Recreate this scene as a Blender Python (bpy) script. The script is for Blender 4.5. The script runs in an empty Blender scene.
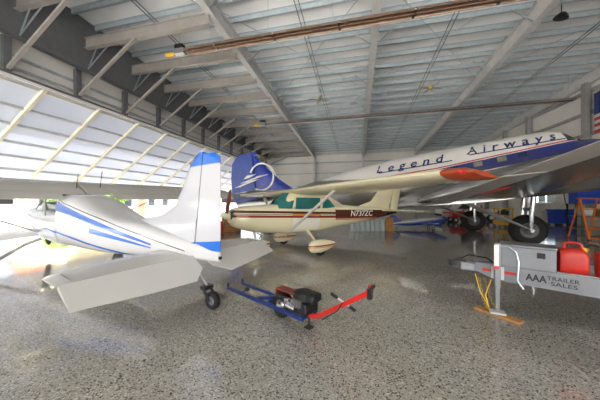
import bpy, bmesh, math, random
from mathutils import Vector, Matrix
random.seed(7)
PI = math.pi; D2R = PI/180
scene = bpy.context.scene
C = scene.collection
H = 1.85
YAW = 13.4*D2R
CY, SY = math.cos(YAW), math.sin(YAW)
def W(x, d, z=0.0):
    """metres right of / ahead of the camera's foot point -> world"""
    return Vector((x*CY - d*SY, x*SY + d*CY, z))
def s2l(c):
    return c/12.92 if c <= .04045 else ((c+.055)/1.055)**2.4
def rgb(r, g, b):
    return (s2l(r/255), s2l(g/255), s2l(b/255), 1)

# ------------------------------------------------------------------ materials
def new_mat(name):
    m = bpy.data.materials.new(name); m.use_nodes = True
    nt = m.node_tree
    return m, nt, nt.nodes['Principled BSDF']
def mat(name, col, rough=.5, metal=0., noise=.06, nscale=3., bump=0., coat=0.):
    m, nt, b = new_mat(name)
    b.inputs['Roughness'].default_value = rough
    b.inputs['Metallic'].default_value = metal
    if coat: b.inputs['Coat Weight'].default_value = coat; b.inputs['Coat Roughness'].default_value = .05
    tc = nt.nodes.new('ShaderNodeTexCoord')
    n = nt.nodes.new('ShaderNodeTexNoise'); n.inputs['Scale'].default_value = nscale; n.inputs['Detail'].default_value = 4
    nt.links.new(tc.outputs['Object'], n.inputs['Vector'])
    mx = nt.nodes.new('ShaderNodeMix'); mx.data_type = 'RGBA'; mx.blend_type = 'MULTIPLY'
    mx.inputs[0].default_value = 1
    cr = nt.nodes.new('ShaderNodeValToRGB')
    cr.color_ramp.elements[0].color = (1-noise*2,)*3+(1,); cr.color_ramp.elements[1].color = (1+noise,)*3+(1,)
    cr.color_ramp.elements[0].position = .3; cr.color_ramp.elements[1].position = .7
    nt.links.new(n.outputs['Fac'], cr.inputs['Fac'])
    mx.inputs[6].default_value = col
    nt.links.new(cr.outputs['Color'], mx.inputs[7])
    nt.links.new(mx.outputs[2], b.inputs['Base Color'])
    if bump:
        bp = nt.nodes.new('ShaderNodeBump'); bp.inputs['Strength'].default_value = bump; bp.inputs['Distance'].default_value = .02
        nt.links.new(n.outputs['Fac'], bp.inputs['Height']); nt.links.new(bp.outputs['Normal'], b.inputs['Normal'])
    return m
def band_mat(name, base, bands, rough=.25, coat=.3, bump=0.):
    """painted skin: bands (colour, lo slope, lo, hi slope, hi, x from, x to, metallic, axis) in the part's own coordinates"""
    m, nt, b = new_mat(name)
    b.inputs['Roughness'].default_value = rough; b.inputs['Coat Weight'].default_value = coat
    b.inputs['Coat Roughness'].default_value = .04
    tc = nt.nodes.new('ShaderNodeTexCoord'); sp = nt.nodes.new('ShaderNodeSeparateXYZ')
    nt.links.new(tc.outputs['Object'], sp.inputs[0])
    def M(op, a, c):
        n = nt.nodes.new('ShaderNodeMath'); n.operation = op
        for i, v in enumerate((a, c)):
            if isinstance(v, (int, float)): n.inputs[i].default_value = v
            else: nt.links.new(v, n.inputs[i])
        return n.outputs[0]
    rg = nt.nodes.new('ShaderNodeRGB'); rg.outputs[0].default_value = base
    col = rg.outputs[0]; met = None; rou = None
    for bd in bands:
        c, sl, lo, sh, hi, x0, x1 = bd[:7]; mt = bd[7] if len(bd) > 7 else 0
        X, Z = sp.outputs[0], sp.outputs[2]
        f = M('GREATER_THAN', M('SUBTRACT', Z, M('MULTIPLY', X, sl)), lo)
        f = M('MULTIPLY', f, M('LESS_THAN', M('SUBTRACT', Z, M('MULTIPLY', X, sh)), hi))
        f = M('MULTIPLY', f, M('GREATER_THAN', X, x0)); f = M('MULTIPLY', f, M('LESS_THAN', X, x1))
        mx = nt.nodes.new('ShaderNodeMix'); mx.data_type = 'RGBA'
        nt.links.new(f, mx.inputs[0]); nt.links.new(col, mx.inputs[6]); mx.inputs[7].default_value = c
        col = mx.outputs[2]
        if mt:
            f2 = M('MULTIPLY', f, mt); met = f2 if met is None else M('ADD', met, f2)
    nt.links.new(col, b.inputs['Base Color'])
    if met is not None: nt.links.new(met, b.inputs['Metallic'])
    if bump:
        n = nt.nodes.new('ShaderNodeTexNoise'); n.inputs['Scale'].default_value = 2.5
        nt.links.new(tc.outputs['Object'], n.inputs['Vector'])
        bp = nt.nodes.new('ShaderNodeBump'); bp.inputs['Strength'].default_value = bump; bp.inputs['Distance'].default_value = .02
        nt.links.new(n.outputs['Fac'], bp.inputs['Height']); nt.links.new(bp.outputs['Normal'], b.inputs['Normal'])
    return m
def glass_mat(name, col, alpha=.35, rough=.03):
    m, nt, b = new_mat(name)
    b.inputs['Base Color'].default_value = col; b.inputs['Roughness'].default_value = rough
    b.inputs['Coat Weight'].default_value = .6
    tr = nt.nodes.new('ShaderNodeBsdfTransparent'); tr.inputs[0].default_value = (.9, .95, .97, 1)
    mx = nt.nodes.new('ShaderNodeMixShader'); mx.inputs[0].default_value = alpha
    out = nt.nodes['Material Output']
    nt.links.new(tr.outputs[0], mx.inputs[1]); nt.links.new(b.outputs[0], mx.inputs[2]); nt.links.new(mx.outputs[0], out.inputs[0])
    return m

# ------------------------------------------------------------------ geometry
class MB:
    def __init__(s): s.v = []; s.f = []
    def add(s, vs, fs):
        o = len(s.v); s.v += [tuple(v) for v in vs]; s.f += [tuple(i+o for i in f) for f in fs]; return s
    def box(s, c, d, R=None):
        vs = []
        for z in (-.5, .5):
            for y in (-.5, .5):
                for x in (-.5, .5):
                    v = Vector((x*d[0], y*d[1], z*d[2]))
                    if R is not None: v = R @ v
                    vs.append(v + Vector(c))
        return s.add(vs, [(0,2,3,1),(4,5,7,6),(0,1,5,4),(2,6,7,3),(0,4,6,2),(1,3,7,5)])
    def beam(s, p0, p1, w, h, up=(0,0,1)):
        p0, p1 = Vector(p0), Vector(p1); t = (p1-p0); L = t.length; t.normalize()
        up = Vector(up)
        if abs(t.dot(up)) > .99: up = Vector((1,0,0))
        sd = t.cross(up).normalized(); u = sd.cross(t).normalized()
        R = Matrix((t, sd, u)).transposed()
        return s.box((p0+p1)/2, (L, w, h), R)
    def tube(s, pts, r, n=8, closed=False):
        pts = [Vector(p) for p in pts]; rings = []
        m = len(pts); last = None
        rs = r if isinstance(r, (list, tuple)) else [r]*m
        for i, p in enumerate(pts):
            a = pts[i-1] if (i > 0 or closed) else p
            b = pts[(i+1) % m] if (i < m-1 or closed) else p
            t = (b-a).normalized()
            if last is None:
                u = Vector((0,0,1)) if abs(t.z) < .9 else Vector((1,0,0))
            else: u = last
            sd = t.cross(u).normalized(); u = sd.cross(t).normalized(); last = u
            rings.append([p + (sd*math.cos(k*2*PI/n) + u*math.sin(k*2*PI/n))*rs[i] for k in range(n)])
        return s.loft(rings, closed_path=closed)
    def loft(s, rings, cap=True, closed_path=False):
        n = len(rings[0]); o = len(s.v)
        for r in rings: s.v += [tuple(p) for p in r]
        m = len(rings)
        for i in range(m if closed_path else m-1):
            j = (i+1) % m
            for k in range(n):
                l = (k+1) % n
                s.f.append((o+i*n+k, o+i*n+l, o+j*n+l, o+j*n+k))
        if cap and not closed_path:
            s.f.append(tuple(o+k for k in reversed(range(n)))); s.f.append(tuple(o+(m-1)*n+k for k in range(n)))
        return s
    def cyl(s, p0, p1, r0, r1=None, n=16):
        return s.tube([p0, p1], [r0, r0 if r1 is None else r1], n)
    def lathe(s, prof, c, ax, n=24):
        """prof: (radius, distance along axis)"""
        c = Vector(c); ax = Vector(ax).normalized()
        u = ax.orthogonal().normalized(); w = ax.cross(u)
        rings = [[c + ax*t + (u*math.cos(k*2*PI/n)+w*math.sin(k*2*PI/n))*max(r, .0005) for k in range(n)] for r, t in prof]
        return s.loft(rings)
    def torus(s, c, ax, R, r, n=28, m=10):
        c = Vector(c); ax = Vector(ax).normalized(); u = ax.orthogonal().normalized(); w = ax.cross(u)
        pts = []
        rings = []
        for i in range(n):
            a = i*2*PI/n; d = u*math.cos(a)+w*math.sin(a)
            rings.append([c + d*(R + r*math.cos(k*2*PI/m)) + ax*r*math.sin(k*2*PI/m) for k in range(m)])
        return s.loft(rings, closed_path=True)
    def tyre(s, c, ax, R, w, rim=.5, n=28):
        """solid tyre ring with a rounded tread; open at the hub radius R*rim"""
        h = w/2; ri = R*rim
        prof = [(ri, -h*.75), (R*.82, -h), (R*.95, -h*.8), (R, -h*.4), (R, h*.4), (R*.95, h*.8), (R*.82, h), (ri, h*.75)]
        c = Vector(c); ax = Vector(ax).normalized(); u = ax.orthogonal().normalized(); wv = ax.cross(u)
        rings = []
        for i in range(n):
            a = i*2*PI/n; d = u*math.cos(a)+wv*math.sin(a)
            rings.append([c + d*r + ax*t for r, t in prof])
        return s.loft(rings, closed_path=True)
    def prism(s, poly, fn, t0, t1):
        """poly of 2D points; fn(a, b, t) -> 3D"""
        n = len(poly); o = len(s.v)
        s.v += [tuple(fn(a, b, t0)) for a, b in poly] + [tuple(fn(a, b, t1)) for a, b in poly]
        s.f.append(tuple(o+i for i in reversed(range(n)))); s.f.append(tuple(o+n+i for i in range(n)))
        for i in range(n):
            j = (i+1) % n; s.f.append((o+i, o+j, o+n+j, o+n+i))
        return s
    def build(s, name, m, parent=None, bevel=0., angle=35):
        me = bpy.data.meshes.new(name); me.from_pydata(s.v, [], s.f)
        bm = bmesh.new(); bm.from_mesh(me)
        bmesh.ops.recalc_face_normals(bm, faces=bm.faces); bm.to_mesh(me); bm.free()
        me.shade_smooth(); me.set_sharp_from_angle(angle=angle*D2R)
        me.materials.append(m)
        o = bpy.data.objects.new(name, me); C.objects.link(o)
        if parent is not None: o.parent = parent
        if bevel:
            b = o.modifiers.new('bevel', 'BEVEL'); b.width = bevel; b.segments = 2; b.limit_method = 'ANGLE'
        return o
def thing(name, label, cat, loc=(0,0,0), rot=(0,0,0), group=None, scale=1.):
    o = bpy.data.objects.new(name, None); C.objects.link(o)
    o.location = loc; o.rotation_euler = rot; o.scale = (scale,)*3
    o['label'] = label; o['category'] = cat
    if group: o['group'] = group
    return o
def tag(o, label, cat, group=None):
    o['label'] = label; o['category'] = cat
    if group: o['group'] = group
    return o
def struct(o): o['kind'] = 'structure'; return o
def dup(root, loc=None, rotz=None, label=None):
    r = root.copy(); C.objects.link(r)
    if loc is not None: r.location = loc
    if rotz is not None: r.rotation_euler = (0,0,rotz)
    if label: r['label'] = label
    for ch in list(root.children):
        c = ch.copy(); C.objects.link(c); c.parent = r
        for g in list(ch.children):
            d = g.copy(); C.objects.link(d); d.parent = c
    return r
def lerp(a, b, t): return a+(b-a)*t

class Hull:
    """body lofted through stations (x, top, bottom, half width[, exponent]); x falls from nose to tail"""
    def __init__(s, st):
        s.st = [tuple(q)+((2.3,) if len(q) == 4 else ()) for q in st]
    def at(s, x):
        st = s.st; d = 1 if st[0][0] > st[-1][0] else -1
        if (x-st[0][0])*d >= 0: return st[0][1:]
        for i in range(len(st)-1):
            a, b = st[i], st[i+1]
            if (x-b[0])*d >= 0:
                t = (x-a[0])/(b[0]-a[0])
                p0 = st[i-1] if i > 0 else a; p3 = st[i+2] if i+2 < len(st) else b
                out = []
                for k in range(1, 5):
                    m1 = 0 if i == 0 else (b[k]-p0[k])/(b[0]-p0[0])*(b[0]-a[0])
                    m2 = (p3[k]-a[k])/(p3[0]-a[0])*(b[0]-a[0])
                    # monotone limiting keeps the outline from overshooting
                    dl = b[k]-a[k]
                    if m1*dl <= 0: m1 = 0
                    if m2*dl <= 0: m2 = 0
                    if abs(m1) > 3*abs(dl): m1 = math.copysign(3*abs(dl), m1)
                    if abs(m2) > 3*abs(dl): m2 = math.copysign(3*abs(dl), m2)
                    t2, t3 = t*t, t*t*t
                    out.append((2*t3-3*t2+1)*a[k] + (t3-2*t2+t)*m1 + (-2*t3+3*t2)*b[k] + (t3-t2)*m2)
                return tuple(out)
        return st[-1][1:]
    def ring(s, x, n):
        top, bot, hw, e = s.at(x); zc = (top+bot)/2; hh = max((top-bot)/2, .004); hw = max(hw, .004)
        r = []
        for k in range(n):
            a = k*2*PI/n; c, q = math.cos(a), math.sin(a)
            r.append((x, hw*math.copysign(abs(c)**(2/e), c), zc+hh*math.copysign(abs(q)**(2/e), q)))
        return r
    def y(s, x, z):
        top, bot, hw, e = s.at(x); zc = (top+bot)/2; hh = (top-bot)/2
        q = min(abs((z-zc)/hh), .999)
        return hw*(1-q**e)**(1/e)
    def mb(s, x0=None, x1=None, n=40, m=60):
        x0 = s.st[0][0] if x0 is None else x0; x1 = s.st[-1][0] if x1 is None else x1
        xs = [lerp(x0, x1, i/m) for i in range(m+1)]
        for q in s.st:
            if min(x0, x1) < q[0] < max(x0, x1): xs.append(q[0])
        xs = sorted(set(round(x, 4) for x in xs), reverse=x0 > x1)
        return MB().loft([s.ring(x, n) for x in xs])
    def patch(s, mb, quad, side, off=.008, nu=8, nv=5, depth=.02):
        """curved pane on the body; quad = four (x, z) corners in order"""
        a, b, c, d = quad; o = len(mb.v)
        for lay in (off, off-depth):
            for i in range(nu+1):
                for j in range(nv+1):
                    u, v = i/nu, j/nv
                    x = lerp(lerp(a[0], b[0], u), lerp(d[0], c[0], u), v); z = lerp(lerp(a[1], b[1], u), lerp(d[1], c[1], u), v)
                    mb.v.append((x, side*(s.y(x, z)+lay), z))
        N = (nu+1)*(nv+1); id_ = lambda l, i, j: o+l*N+i*(nv+1)+j
        for i in range(nu):
            for j in range(nv):
                for l in (0, 1):
                    mb.f.append((id_(l,i,j), id_(l,i+1,j), id_(l,i+1,j+1), id_(l,i,j+1)))
        for i in range(nu):
            for j in (0, nv): mb.f.append((id_(0,i,j), id_(0,i+1,j), id_(1,i+1,j), id_(1,i,j)))
        for j in range(nv):
            for i in (0, nu): mb.f.append((id_(0,i,j), id_(0,i,j+1), id_(1,i,j+1), id_(1,i,j)))
        return mb
AF = [(0,0),(.0125,.26),(.05,.52),(.12,.78),(.22,.95),(.32,1.),(.45,.95),(.6,.78),(.75,.52),(.9,.22),(1,.02)]
def foil(le, chord, th, z, y, f0=0., f1=1., tilt=0., vert=False, camber=.6):
    """aerofoil ring at station y: le = x of leading edge, going aft (-x); f0..f1 = the part of the chord kept"""
    cs = [f0+(f1-f0)*(1-math.cos(PI*i/10))/2 for i in range(11)]
    def tk(c):
        for i in range(10):
            if c <= AF[i+1][0]: 
                t = (c-AF[i][0])/(AF[i+1][0]-AF[i][0]); return AF[i][1]+(AF[i+1][1]-AF[i][1])*t
        return AF[-1][1]
    up = [(c, tk(c)*th*(camber if not vert else .5)) for c in cs]
    lo = [(c, -tk(c)*th*((1-camber) if not vert else .5)-.0008) for c in reversed(cs)]
    r = []
    for c, h in up+lo:
        dx = -c*chord; 
        if vert: r.append((le+dx, h, y))          # y here is the height
        else:
            r.append((le+dx*math.cos(tilt)+h*math.sin(tilt)*0, y, z+h+dx*math.sin(tilt)))
    return r
def text_mesh(body, fn, name, m, parent=None, shear=0., off=0., w=None, h=None, space=1., thick=.004, split=False):
    cu = bpy.data.curves.new(name, 'FONT'); cu.body = body; cu.size = 1; cu.shear = shear; cu.offset = off; cu.space_character = space
    cu.resolution_u = 3
    o = bpy.data.objects.new('lettering', cu); C.objects.link(o)
    dg = bpy.context.evaluated_depsgraph_get()
    me = bpy.data.meshes.new_from_object(o.evaluated_get(dg))
    bpy.data.objects.remove(o); bpy.data.curves.remove(cu)
    xs = [v.co.x for v in me.vertices]; ys = [v.co.y for v in me.vertices]
    x0, x1 = min(xs), max(xs); y0 = min(0, min(ys)); y1 = max(ys)
    sx = w/(x1-x0) if w else None; sy = h/(y1) if h else sx
    if sx is None: sx = sy
    bm = bmesh.new(); bm.from_mesh(me)
    bmesh.ops.remove_doubles(bm, verts=bm.verts, dist=1e-5)
    # letters: connected faces whose upright x-ranges overlap belong together
    seen = set(); isl = []
    for f in bm.faces:
        if f in seen: continue
        st = [f]; grp = []; seen.add(f)
        while st:
            q = st.pop(); grp.append(q)
            for e in q.edges:
                for l in e.link_faces:
                    if l not in seen: seen.add(l); st.append(l)
        vs = [v.co.x-shear*v.co.y for q in grp for v in q.verts]
        isl.append([min(vs), max(vs), grp])
    isl.sort(key=lambda a: a[0]); letters = []
    for a in isl:
        if letters and a[0] < letters[-1][1]-.02: letters[-1][1] = max(a[1], letters[-1][1]); letters[-1][2] += a[2]
        else: letters.append(a)
    if not split: letters = [[0, 0, list(bm.faces)]]
    outs = []
    for _, _, fs in letters:
        b2 = bmesh.new(); mp = {}
        for f in fs:
            for v in f.verts:
                if v not in mp: mp[v] = b2.verts.new(v.co)
            try: b2.faces.new([mp[v] for v in f.verts])
            except ValueError: pass
        g = bmesh.ops.extrude_face_region(b2, geom=list(b2.faces))
        ext = set(e for e in g['geom'] if isinstance(e, bmesh.types.BMVert))
        for v in b2.verts:
            v.co = Vector(fn((v.co.x-x0)*sx, v.co.y*sy, thick if v in ext else 0))
        bmesh.ops.triangulate(b2, faces=b2.faces)
        bmesh.ops.recalc_face_normals(b2, faces=b2.faces)
        m2 = bpy.data.meshes.new(name); b2.to_mesh(m2); b2.free(); m2.materials.append(m)
        o = bpy.data.objects.new(name, m2); C.objects.link(o)
        if parent is not None: o.parent = parent
        outs.append(o)
    bm.free(); bpy.data.meshes.remove(me)
    return outs
EXPOSURE = 1.6; SKY = 0.3; SUN = 9.0
# ------------------------------------------------------------------ camera, sky, sun
cam = bpy.data.cameras.new('camera'); co = bpy.data.objects.new('camera', cam); C.objects.link(co)
co.location = (0, 0, H); co.rotation_euler = (PI/2, 0, YAW)
cam.sensor_width = 36; cam.lens = 14.4; cam.shift_y = 1/600; cam.clip_end = 500
scene.camera = co
scene.view_settings.view_transform = 'Standard'; scene.view_settings.look = 'None'; scene.view_settings.gamma = 1
scene.view_settings.exposure = EXPOSURE
scene.cycles.max_bounces = 10; scene.cycles.diffuse_bounces = 6; scene.cycles.glossy_bounces = 4
scene.cycles.transparent_max_bounces = 8; scene.cycles.sample_clamp_indirect = 6
w = bpy.data.worlds.new('sky'); scene.world = w; w.use_nodes = True
nt = w.node_tree; bg = nt.nodes['Background']
sk = nt.nodes.new('ShaderNodeTexSky'); sk.sky_type = 'NISHITA'; sk.sun_disc = False
sk.sun_elevation = 48*D2R; sk.sun_rotation = 160*D2R; sk.air_density = 1.; sk.dust_density = 6.
hs = nt.nodes.new('ShaderNodeHueSaturation'); hs.inputs['Saturation'].default_value = .4
nt.links.new(sk.outputs[0], hs.inputs['Color']); nt.links.new(hs.outputs[0], bg.inputs[0]); bg.inputs[1].default_value = SKY
sd = bpy.data.lights.new('sun', 'SUN'); sd.energy = SUN; sd.angle = .6*D2R; sd.color = (1, .98, .95)
so = bpy.data.objects.new('sun', sd); C.objects.link(so)
so.rotation_euler = Vector((-.22, .71, -.66)).to_track_quat('-Z', 'Y').to_euler()

# ------------------------------------------------------------------ shared materials
def floor_mat():
    m, nt, b = new_mat('polished speckled concrete')
    L = nt.links.new
    tc = nt.nodes.new('ShaderNodeTexCoord')
    def noise(s, d=2, rough=.5):
        n = nt.nodes.new('ShaderNodeTexNoise'); n.inputs['Scale'].default_value = s; n.inputs['Detail'].default_value = d
        n.inputs['Roughness'].default_value = rough
        L(tc.outputs['Object'], n.inputs['Vector']); return n
    def ramp(src, stops):
        r = nt.nodes.new('ShaderNodeValToRGB')
        while len(r.color_ramp.elements) < len(stops): r.color_ramp.elements.new(.5)
        for e, (p, c) in zip(r.color_ramp.elements, stops): e.position = p; e.color = c
        L(src, r.inputs['Fac']); return r.outputs['Color']
    def mix(a, b_, f, mode='MIX'):
        x = nt.nodes.new('ShaderNodeMix'); x.data_type = 'RGBA'; x.blend_type = mode
        for sck, v in ((0, f), (6, a), (7, b_)):
            if isinstance(v, (float, int, tuple)): x.inputs[sck].default_value = v
            else: L(v, x.inputs[sck])
        return x.outputs[2]
    vo = nt.nodes.new('ShaderNodeTexVoronoi'); vo.inputs['Scale'].default_value = 78
    L(tc.outputs['Object'], vo.inputs['Vector'])
    sv = nt.nodes.new('ShaderNodeSeparateColor'); L(vo.outputs['Color'], sv.inputs[0])
    chips = ramp(sv.outputs[0], [(0, (.05,.047,.043,1)), (.12, (.06,.056,.05,1)), (.14, (.31,.295,.262,1)), (.6, (.345,.33,.295,1)), (.86, (.38,.362,.328,1)), (.9, (.52,.5,.46,1)), (1, (.56,.54,.5,1))])
    n2 = noise(45, 2)
    fine = ramp(n2.outputs['Fac'], [(.36, (.86,.86,.86,1)), (.5, (1,1,1,1)), (.66, (1.08,1.08,1.07,1))])
    c = mix(chips, fine, 1., 'MULTIPLY')
    n3 = noise(.35, 4, .6)
    st = ramp(n3.outputs['Fac'], [(.35, (.86,.86,.87,1)), (.65, (1.08,1.07,1.05,1))])
    c = mix(c, st, 1., 'MULTIPLY')
    L(c, b.inputs['Base Color'])
    n4 = noise(.9, 5, .65)
    rr = ramp(n4.outputs['Fac'], [(.3, (.04,)*3+(1,)), (.7, (.12,)*3+(1,))])
    L(rr, b.inputs['Roughness'])
    b.inputs['IOR'].default_value = 1.58; b.inputs['Specular IOR Level'].default_value = .9
    n5 = noise(1.3, 2)
    bp = nt.nodes.new('ShaderNodeBump'); bp.inputs['Strength'].default_value = .05; bp.inputs['Distance'].default_value = .05
    L(n5.outputs['Fac'], bp.inputs['Height']); L(bp.outputs['Normal'], b.inputs['Normal'])
    return m
M_floor = floor_mat()
M_deck = mat('white roof lining', rgb(247,248,250), .3, 0, .05, .6, .25)
M_steel = mat('grey painted steel', rgb(205,205,206), .5)
M_steel_d = mat('dark grey painted steel', rgb(104,106,110), .5)
M_purl = mat('bright galvanised purlin', rgb(186,198,205), .28, .2, .05, 4)
M_rwall = mat('mid grey steel', rgb(158,158,158), .5)
M_galv = mat('galvanised steel', rgb(176,188,196), .3, .5, .08, 4)
M_beam = mat('warm grey primed steel', rgb(158,153,148), .5)
M_wallw = mat('white wall sheet', rgb(228,226,222), .5, 0, .03, .8)
M_conc = mat('pale concrete apron', rgb(205,202,196), .8, 0, .08, 1.5)
M_cream = mat('cream painted steel', rgb(232,228,208), .45)
M_white = mat('white paint', rgb(236,236,236), .35)
M_black = mat('black rubber', rgb(26,26,27), .7, 0, .1, 20)
M_blackp = mat('black painted metal', rgb(24,24,27), .5)
M_chrome = mat('bright metal', rgb(200,200,204), .2, 1.)
M_dull = mat('dull aluminium', rgb(175,176,178), .38, .8)
M_red = mat('red paint', rgb(200,38,28), .35)
M_orange = mat('orange fibreglass', rgb(226,122,40), .45)
M_blue = mat('blue paint', rgb(28,72,190), .35)
M_navy = mat('dark blue paint', rgb(24,46,110), .35)
M_yellow = mat('yellow paint', rgb(226,178,38), .4)
M_wood = mat('raw timber', rgb(176,128,76), .7, 0, .15, 9)
M_rust = mat('heat browned tube', rgb(120,92,74), .5, .4, .15, 6)
M_brass = mat('brass', rgb(190,160,90), .35, .6)
def leaf_skin():
    m, nt, b = new_mat('translucent white door sheet')
    b.inputs['Base Color'].default_value = rgb(206,209,219); b.inputs['Roughness'].default_value = .4
    t = nt.nodes.new('ShaderNodeBsdfTranslucent'); t.inputs[0].default_value = rgb(240,242,246)
    mx = nt.nodes.new('ShaderNodeMixShader'); mx.inputs[0].default_value = .29
    o = nt.nodes['Material Output']
    nt.links.new(b.outputs[0], mx.inputs[1]); nt.links.new(t.outputs[0], mx.inputs[2]); nt.links.new(mx.outputs[0], o.inputs[0])
    return m
M_leaf = leaf_skin()

# ------------------------------------------------------------------ the hangar
XL, XR, YB, YF = -15.3, 16.8, -9., 41.
RX = (-7.2, .95, 8.9)
under = lambda y: 11.9 - .065*y
deck = lambda y: under(y) + 1.12
struct(MB().box(((XL+XR)/2-.3, (YB+YF)/2, -.1), (XR-XL+1.4, YF-YB, .2)).build('floor', M_floor))
struct(MB().prism([(YB-.5, deck(YB-.5)), (YF+.5, deck(YF+.5)), (YF+.5, deck(YF+.5)+.2), (YB-.5, deck(YB-.5)+.2)], lambda a, b, t: (t, a, b), XL-1.2, XR+.4).build('ceiling', M_deck))
y = YB+.6
while y < YF:
    z = deck(y)
    mb = MB()
    mb.box(((XL+XR)/2, y, z-.125), (XR-XL, .02, .25)); mb.box(((XL+XR)/2, y+.05, z-.245), (XR-XL, .1, .012)); mb.box(((XL+XR)/2, y-.05, z-.006), (XR-XL, .1, .012))
    struct(mb.build('purlin', M_purl)); y += 1.22
def ibeam(p0, p1, dep, fw, name, m, tw=.06, ft=.04):
    """I-section whose underside runs p0 -> p1"""
    p0, p1 = Vector(p0), Vector(p1); u = Vector((0,0,1)); mb = MB()
    mb.beam(p0+u*dep/2, p1+u*dep/2, tw, dep); mb.beam(p0+u*ft/2, p1+u*ft/2, fw, ft); mb.beam(p0+u*(dep-ft/2), p1+u*(dep-ft/2), fw, ft)
    return struct(mb.build(name, m))
for x in RX:
    ibeam((x, YB, under(YB)), (x, YF-.3, under(YF-.3)), .87, .36, 'roof_beam', M_steel)
    struct(MB().box((x, YF-.35, under(YF)/2+.2), (.32, .5, under(YF)+.4)).build('wall_column', M_steel))
ibeam((XR-.15, YB, under(YB)), (XR-.15, YF-.3, under(YF-.3)), .87, .3, 'roof_beam', M_steel)
# left-hand girder over the big door, and the wall strip below it
g = MB().prism([(YB, 9.4), (YF, 9.4), (YF, deck(YF)-.02), (YB, deck(YB)-.02)], lambda a, b, t: (t, a, b), XL-.04, XL+.04)
g.box((XL, (YB+YF)/2, 9.42), (.4, YF-YB, .05))
struct(g.build('trim_1', M_steel_d))
struct(MB().box((XL-.75, (YB+YF)/2, 10.2), (.1, YF-YB, 5.4)).build('wall_left', M_wallw))
for z in (8.2, 8.75):
    struct(MB().box((XL-.6, (YB+YF)/2, z), (.1, YF-YB, .12)).build('wall_girt', M_galv))
struct(MB().box((XL-.45, (YB+YF)/2, 7.72), (.35, YF-YB, .22)).build('trim_2', M_steel_d))
struct(MB().box((XL-.26, (YB+YF)/2, 7.63), (.06, YF-YB, .14)).build('trim_3', M_white))
ys = [7.6+2.9*k for k in range(-5, 12)]
for y in ys:
    if not YB < y < YF-1: continue
    struct(MB().box((XL-.4, y, 8.6), (.22, .28, 1.65)).build('door_header_post', M_steel_d))
    zt = min(10.6, under(y)+.05)
    struct(MB().beam((XL-.25, y, 7.95), (-11.6, y, zt), .13, .13).build('diagonal_brace', M_beam))
    b = MB(); b.box(((XL-7.2)/2, y+.14, zt+.34), (8.05, .03, .6)); b.box(((XL-7.2)/2, y+.14, zt+.05), (8.05, .26, .03)); b.box(((XL-7.2)/2, y+.14, zt+.63), (8.05, .2, .03))
    struct(b.build('header_tie_beam', M_beam))
    for dx in (.9, 1.9):
        struct(MB().beam((XL+.1, y+.2, 9.5), (XL+dx, y+.2, zt+.3), .05, .05).build('flange_brace', M_galv))
# corner pieces beside the door
struct(MB().box((XL-.5, (38.3+YF)/2, 3.9), (.5, YF-38.3, 7.8)).build('wall_left', M_wallw))
struct(MB().box((XL-.5, (YB-6.5)/2, 3.9), (.5, 2.5, 7.8)).build('wall_left', M_wallw))
# door leaf, swung out and up
sl = 34.6*D2R; dl = Vector((-math.cos(sl), 0, -math.sin(sl))); dn = Vector((-math.sin(sl), 0, math.cos(sl)))
hinge = Vector((XL-.45, 0, 7.62))
def leafp(a, y, n=0.): p = hinge + dl*a + dn*n; p.y = y; return p
door = bpy.data.objects.new('door_1', None); C.objects.link(door); door['kind'] = 'structure'
MB().loft([[leafp(0, yy, .2), leafp(8.0, yy, .2), leafp(8.0, yy, .26), leafp(0, yy, .26)] for yy in (-6.3, 38.2)]).build('door_sheet', M_leaf, door)
for a in (.05, 1.7, 2.95, 4.3, 5.5, 6.75, 7.95):
    MB().beam(leafp(a, -6.3, .1), leafp(a, 38.2, .1), .09, .16, dn).build('door_rail', M_steel, door)
y = 9.05-2.75*5
while y < 38:
    MB().beam(leafp(0, y, .02), leafp(8., y, .02), .16, .2, dn).build('door_rib', M_cream, door); y += 2.75
# far wall
struct(MB().box(((XL+XR)/2-.3, YF+.1, 5.4), (XR-XL+1.4, .2, 10.8)).build('wall_far', M_wallw))
for z in (2.2, 4.4, 6.6, 8.4):
    struct(MB().box(((XL+XR)/2, YF-.1, z), (XR-XL, .16, .2)).build('wall_girt', M_galv))
struct(MB().box(((XL+XR)/2, YF-.2, deck(YF)-.5), (XR-XL, .12, .35)).build('trim_4', M_steel))
# right wall with one window
WY0, WY1, WZ0, WZ1 = 25.5, 27.9, 1.7, 2.9
rw = MB()
rw.box((XR+.1, (YB+WY0)/2, 6.9), (.2, WY0-YB, 13.8)); rw.box((XR+.1, (WY1+YF)/2, 6.), (.2, YF-WY1, 12.)); rw.box((XR+.1, (WY0+WY1)/2, WZ0/2), (.2, WY1-WY0, WZ0)); rw.box((XR+.1, (WY0+WY1)/2, (WZ1+12)/2), (.2, WY1-WY0, 12-WZ1))
struct(rw.build('wall_right', M_wallw))
win = MB()
for yy in (WY0, (WY0+WY1)/2, WY1): win.box((XR+.06, yy, (WZ0+WZ1)/2), (.1, .09, WZ1-WZ0+.1))
for zz in (WZ0, WZ1): win.box((XR+.06, (WY0+WY1)/2, zz), (.1, WY1-WY0, .09))
wo = struct(win.build('window_1', M_white))
MB().box((XR+.06, (WY0+WY1)/2, (WZ0+WZ1)/2), (.012, WY1-WY0, WZ1-WZ0)).build('pane', glass_mat('window glass', rgb(220,230,230), .12), wo)
for z in (3.6, 5.2, 6.8, 8.4, 10.):
    struct(MB().box((XR-.08, (YB+YF)/2, z), (.16, YF-YB, .22)).build('wall_girt', M_rwall))
for y in (1., 5.2, 9.4, 13.6, 17.8, 22.2, 28.3, 32.2, 36.2):
    struct(MB().box((XR-.32, y, under(y)/2+.05), (.36, .34, under(y)+.1)).build('wall_column', M_rwall))
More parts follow.
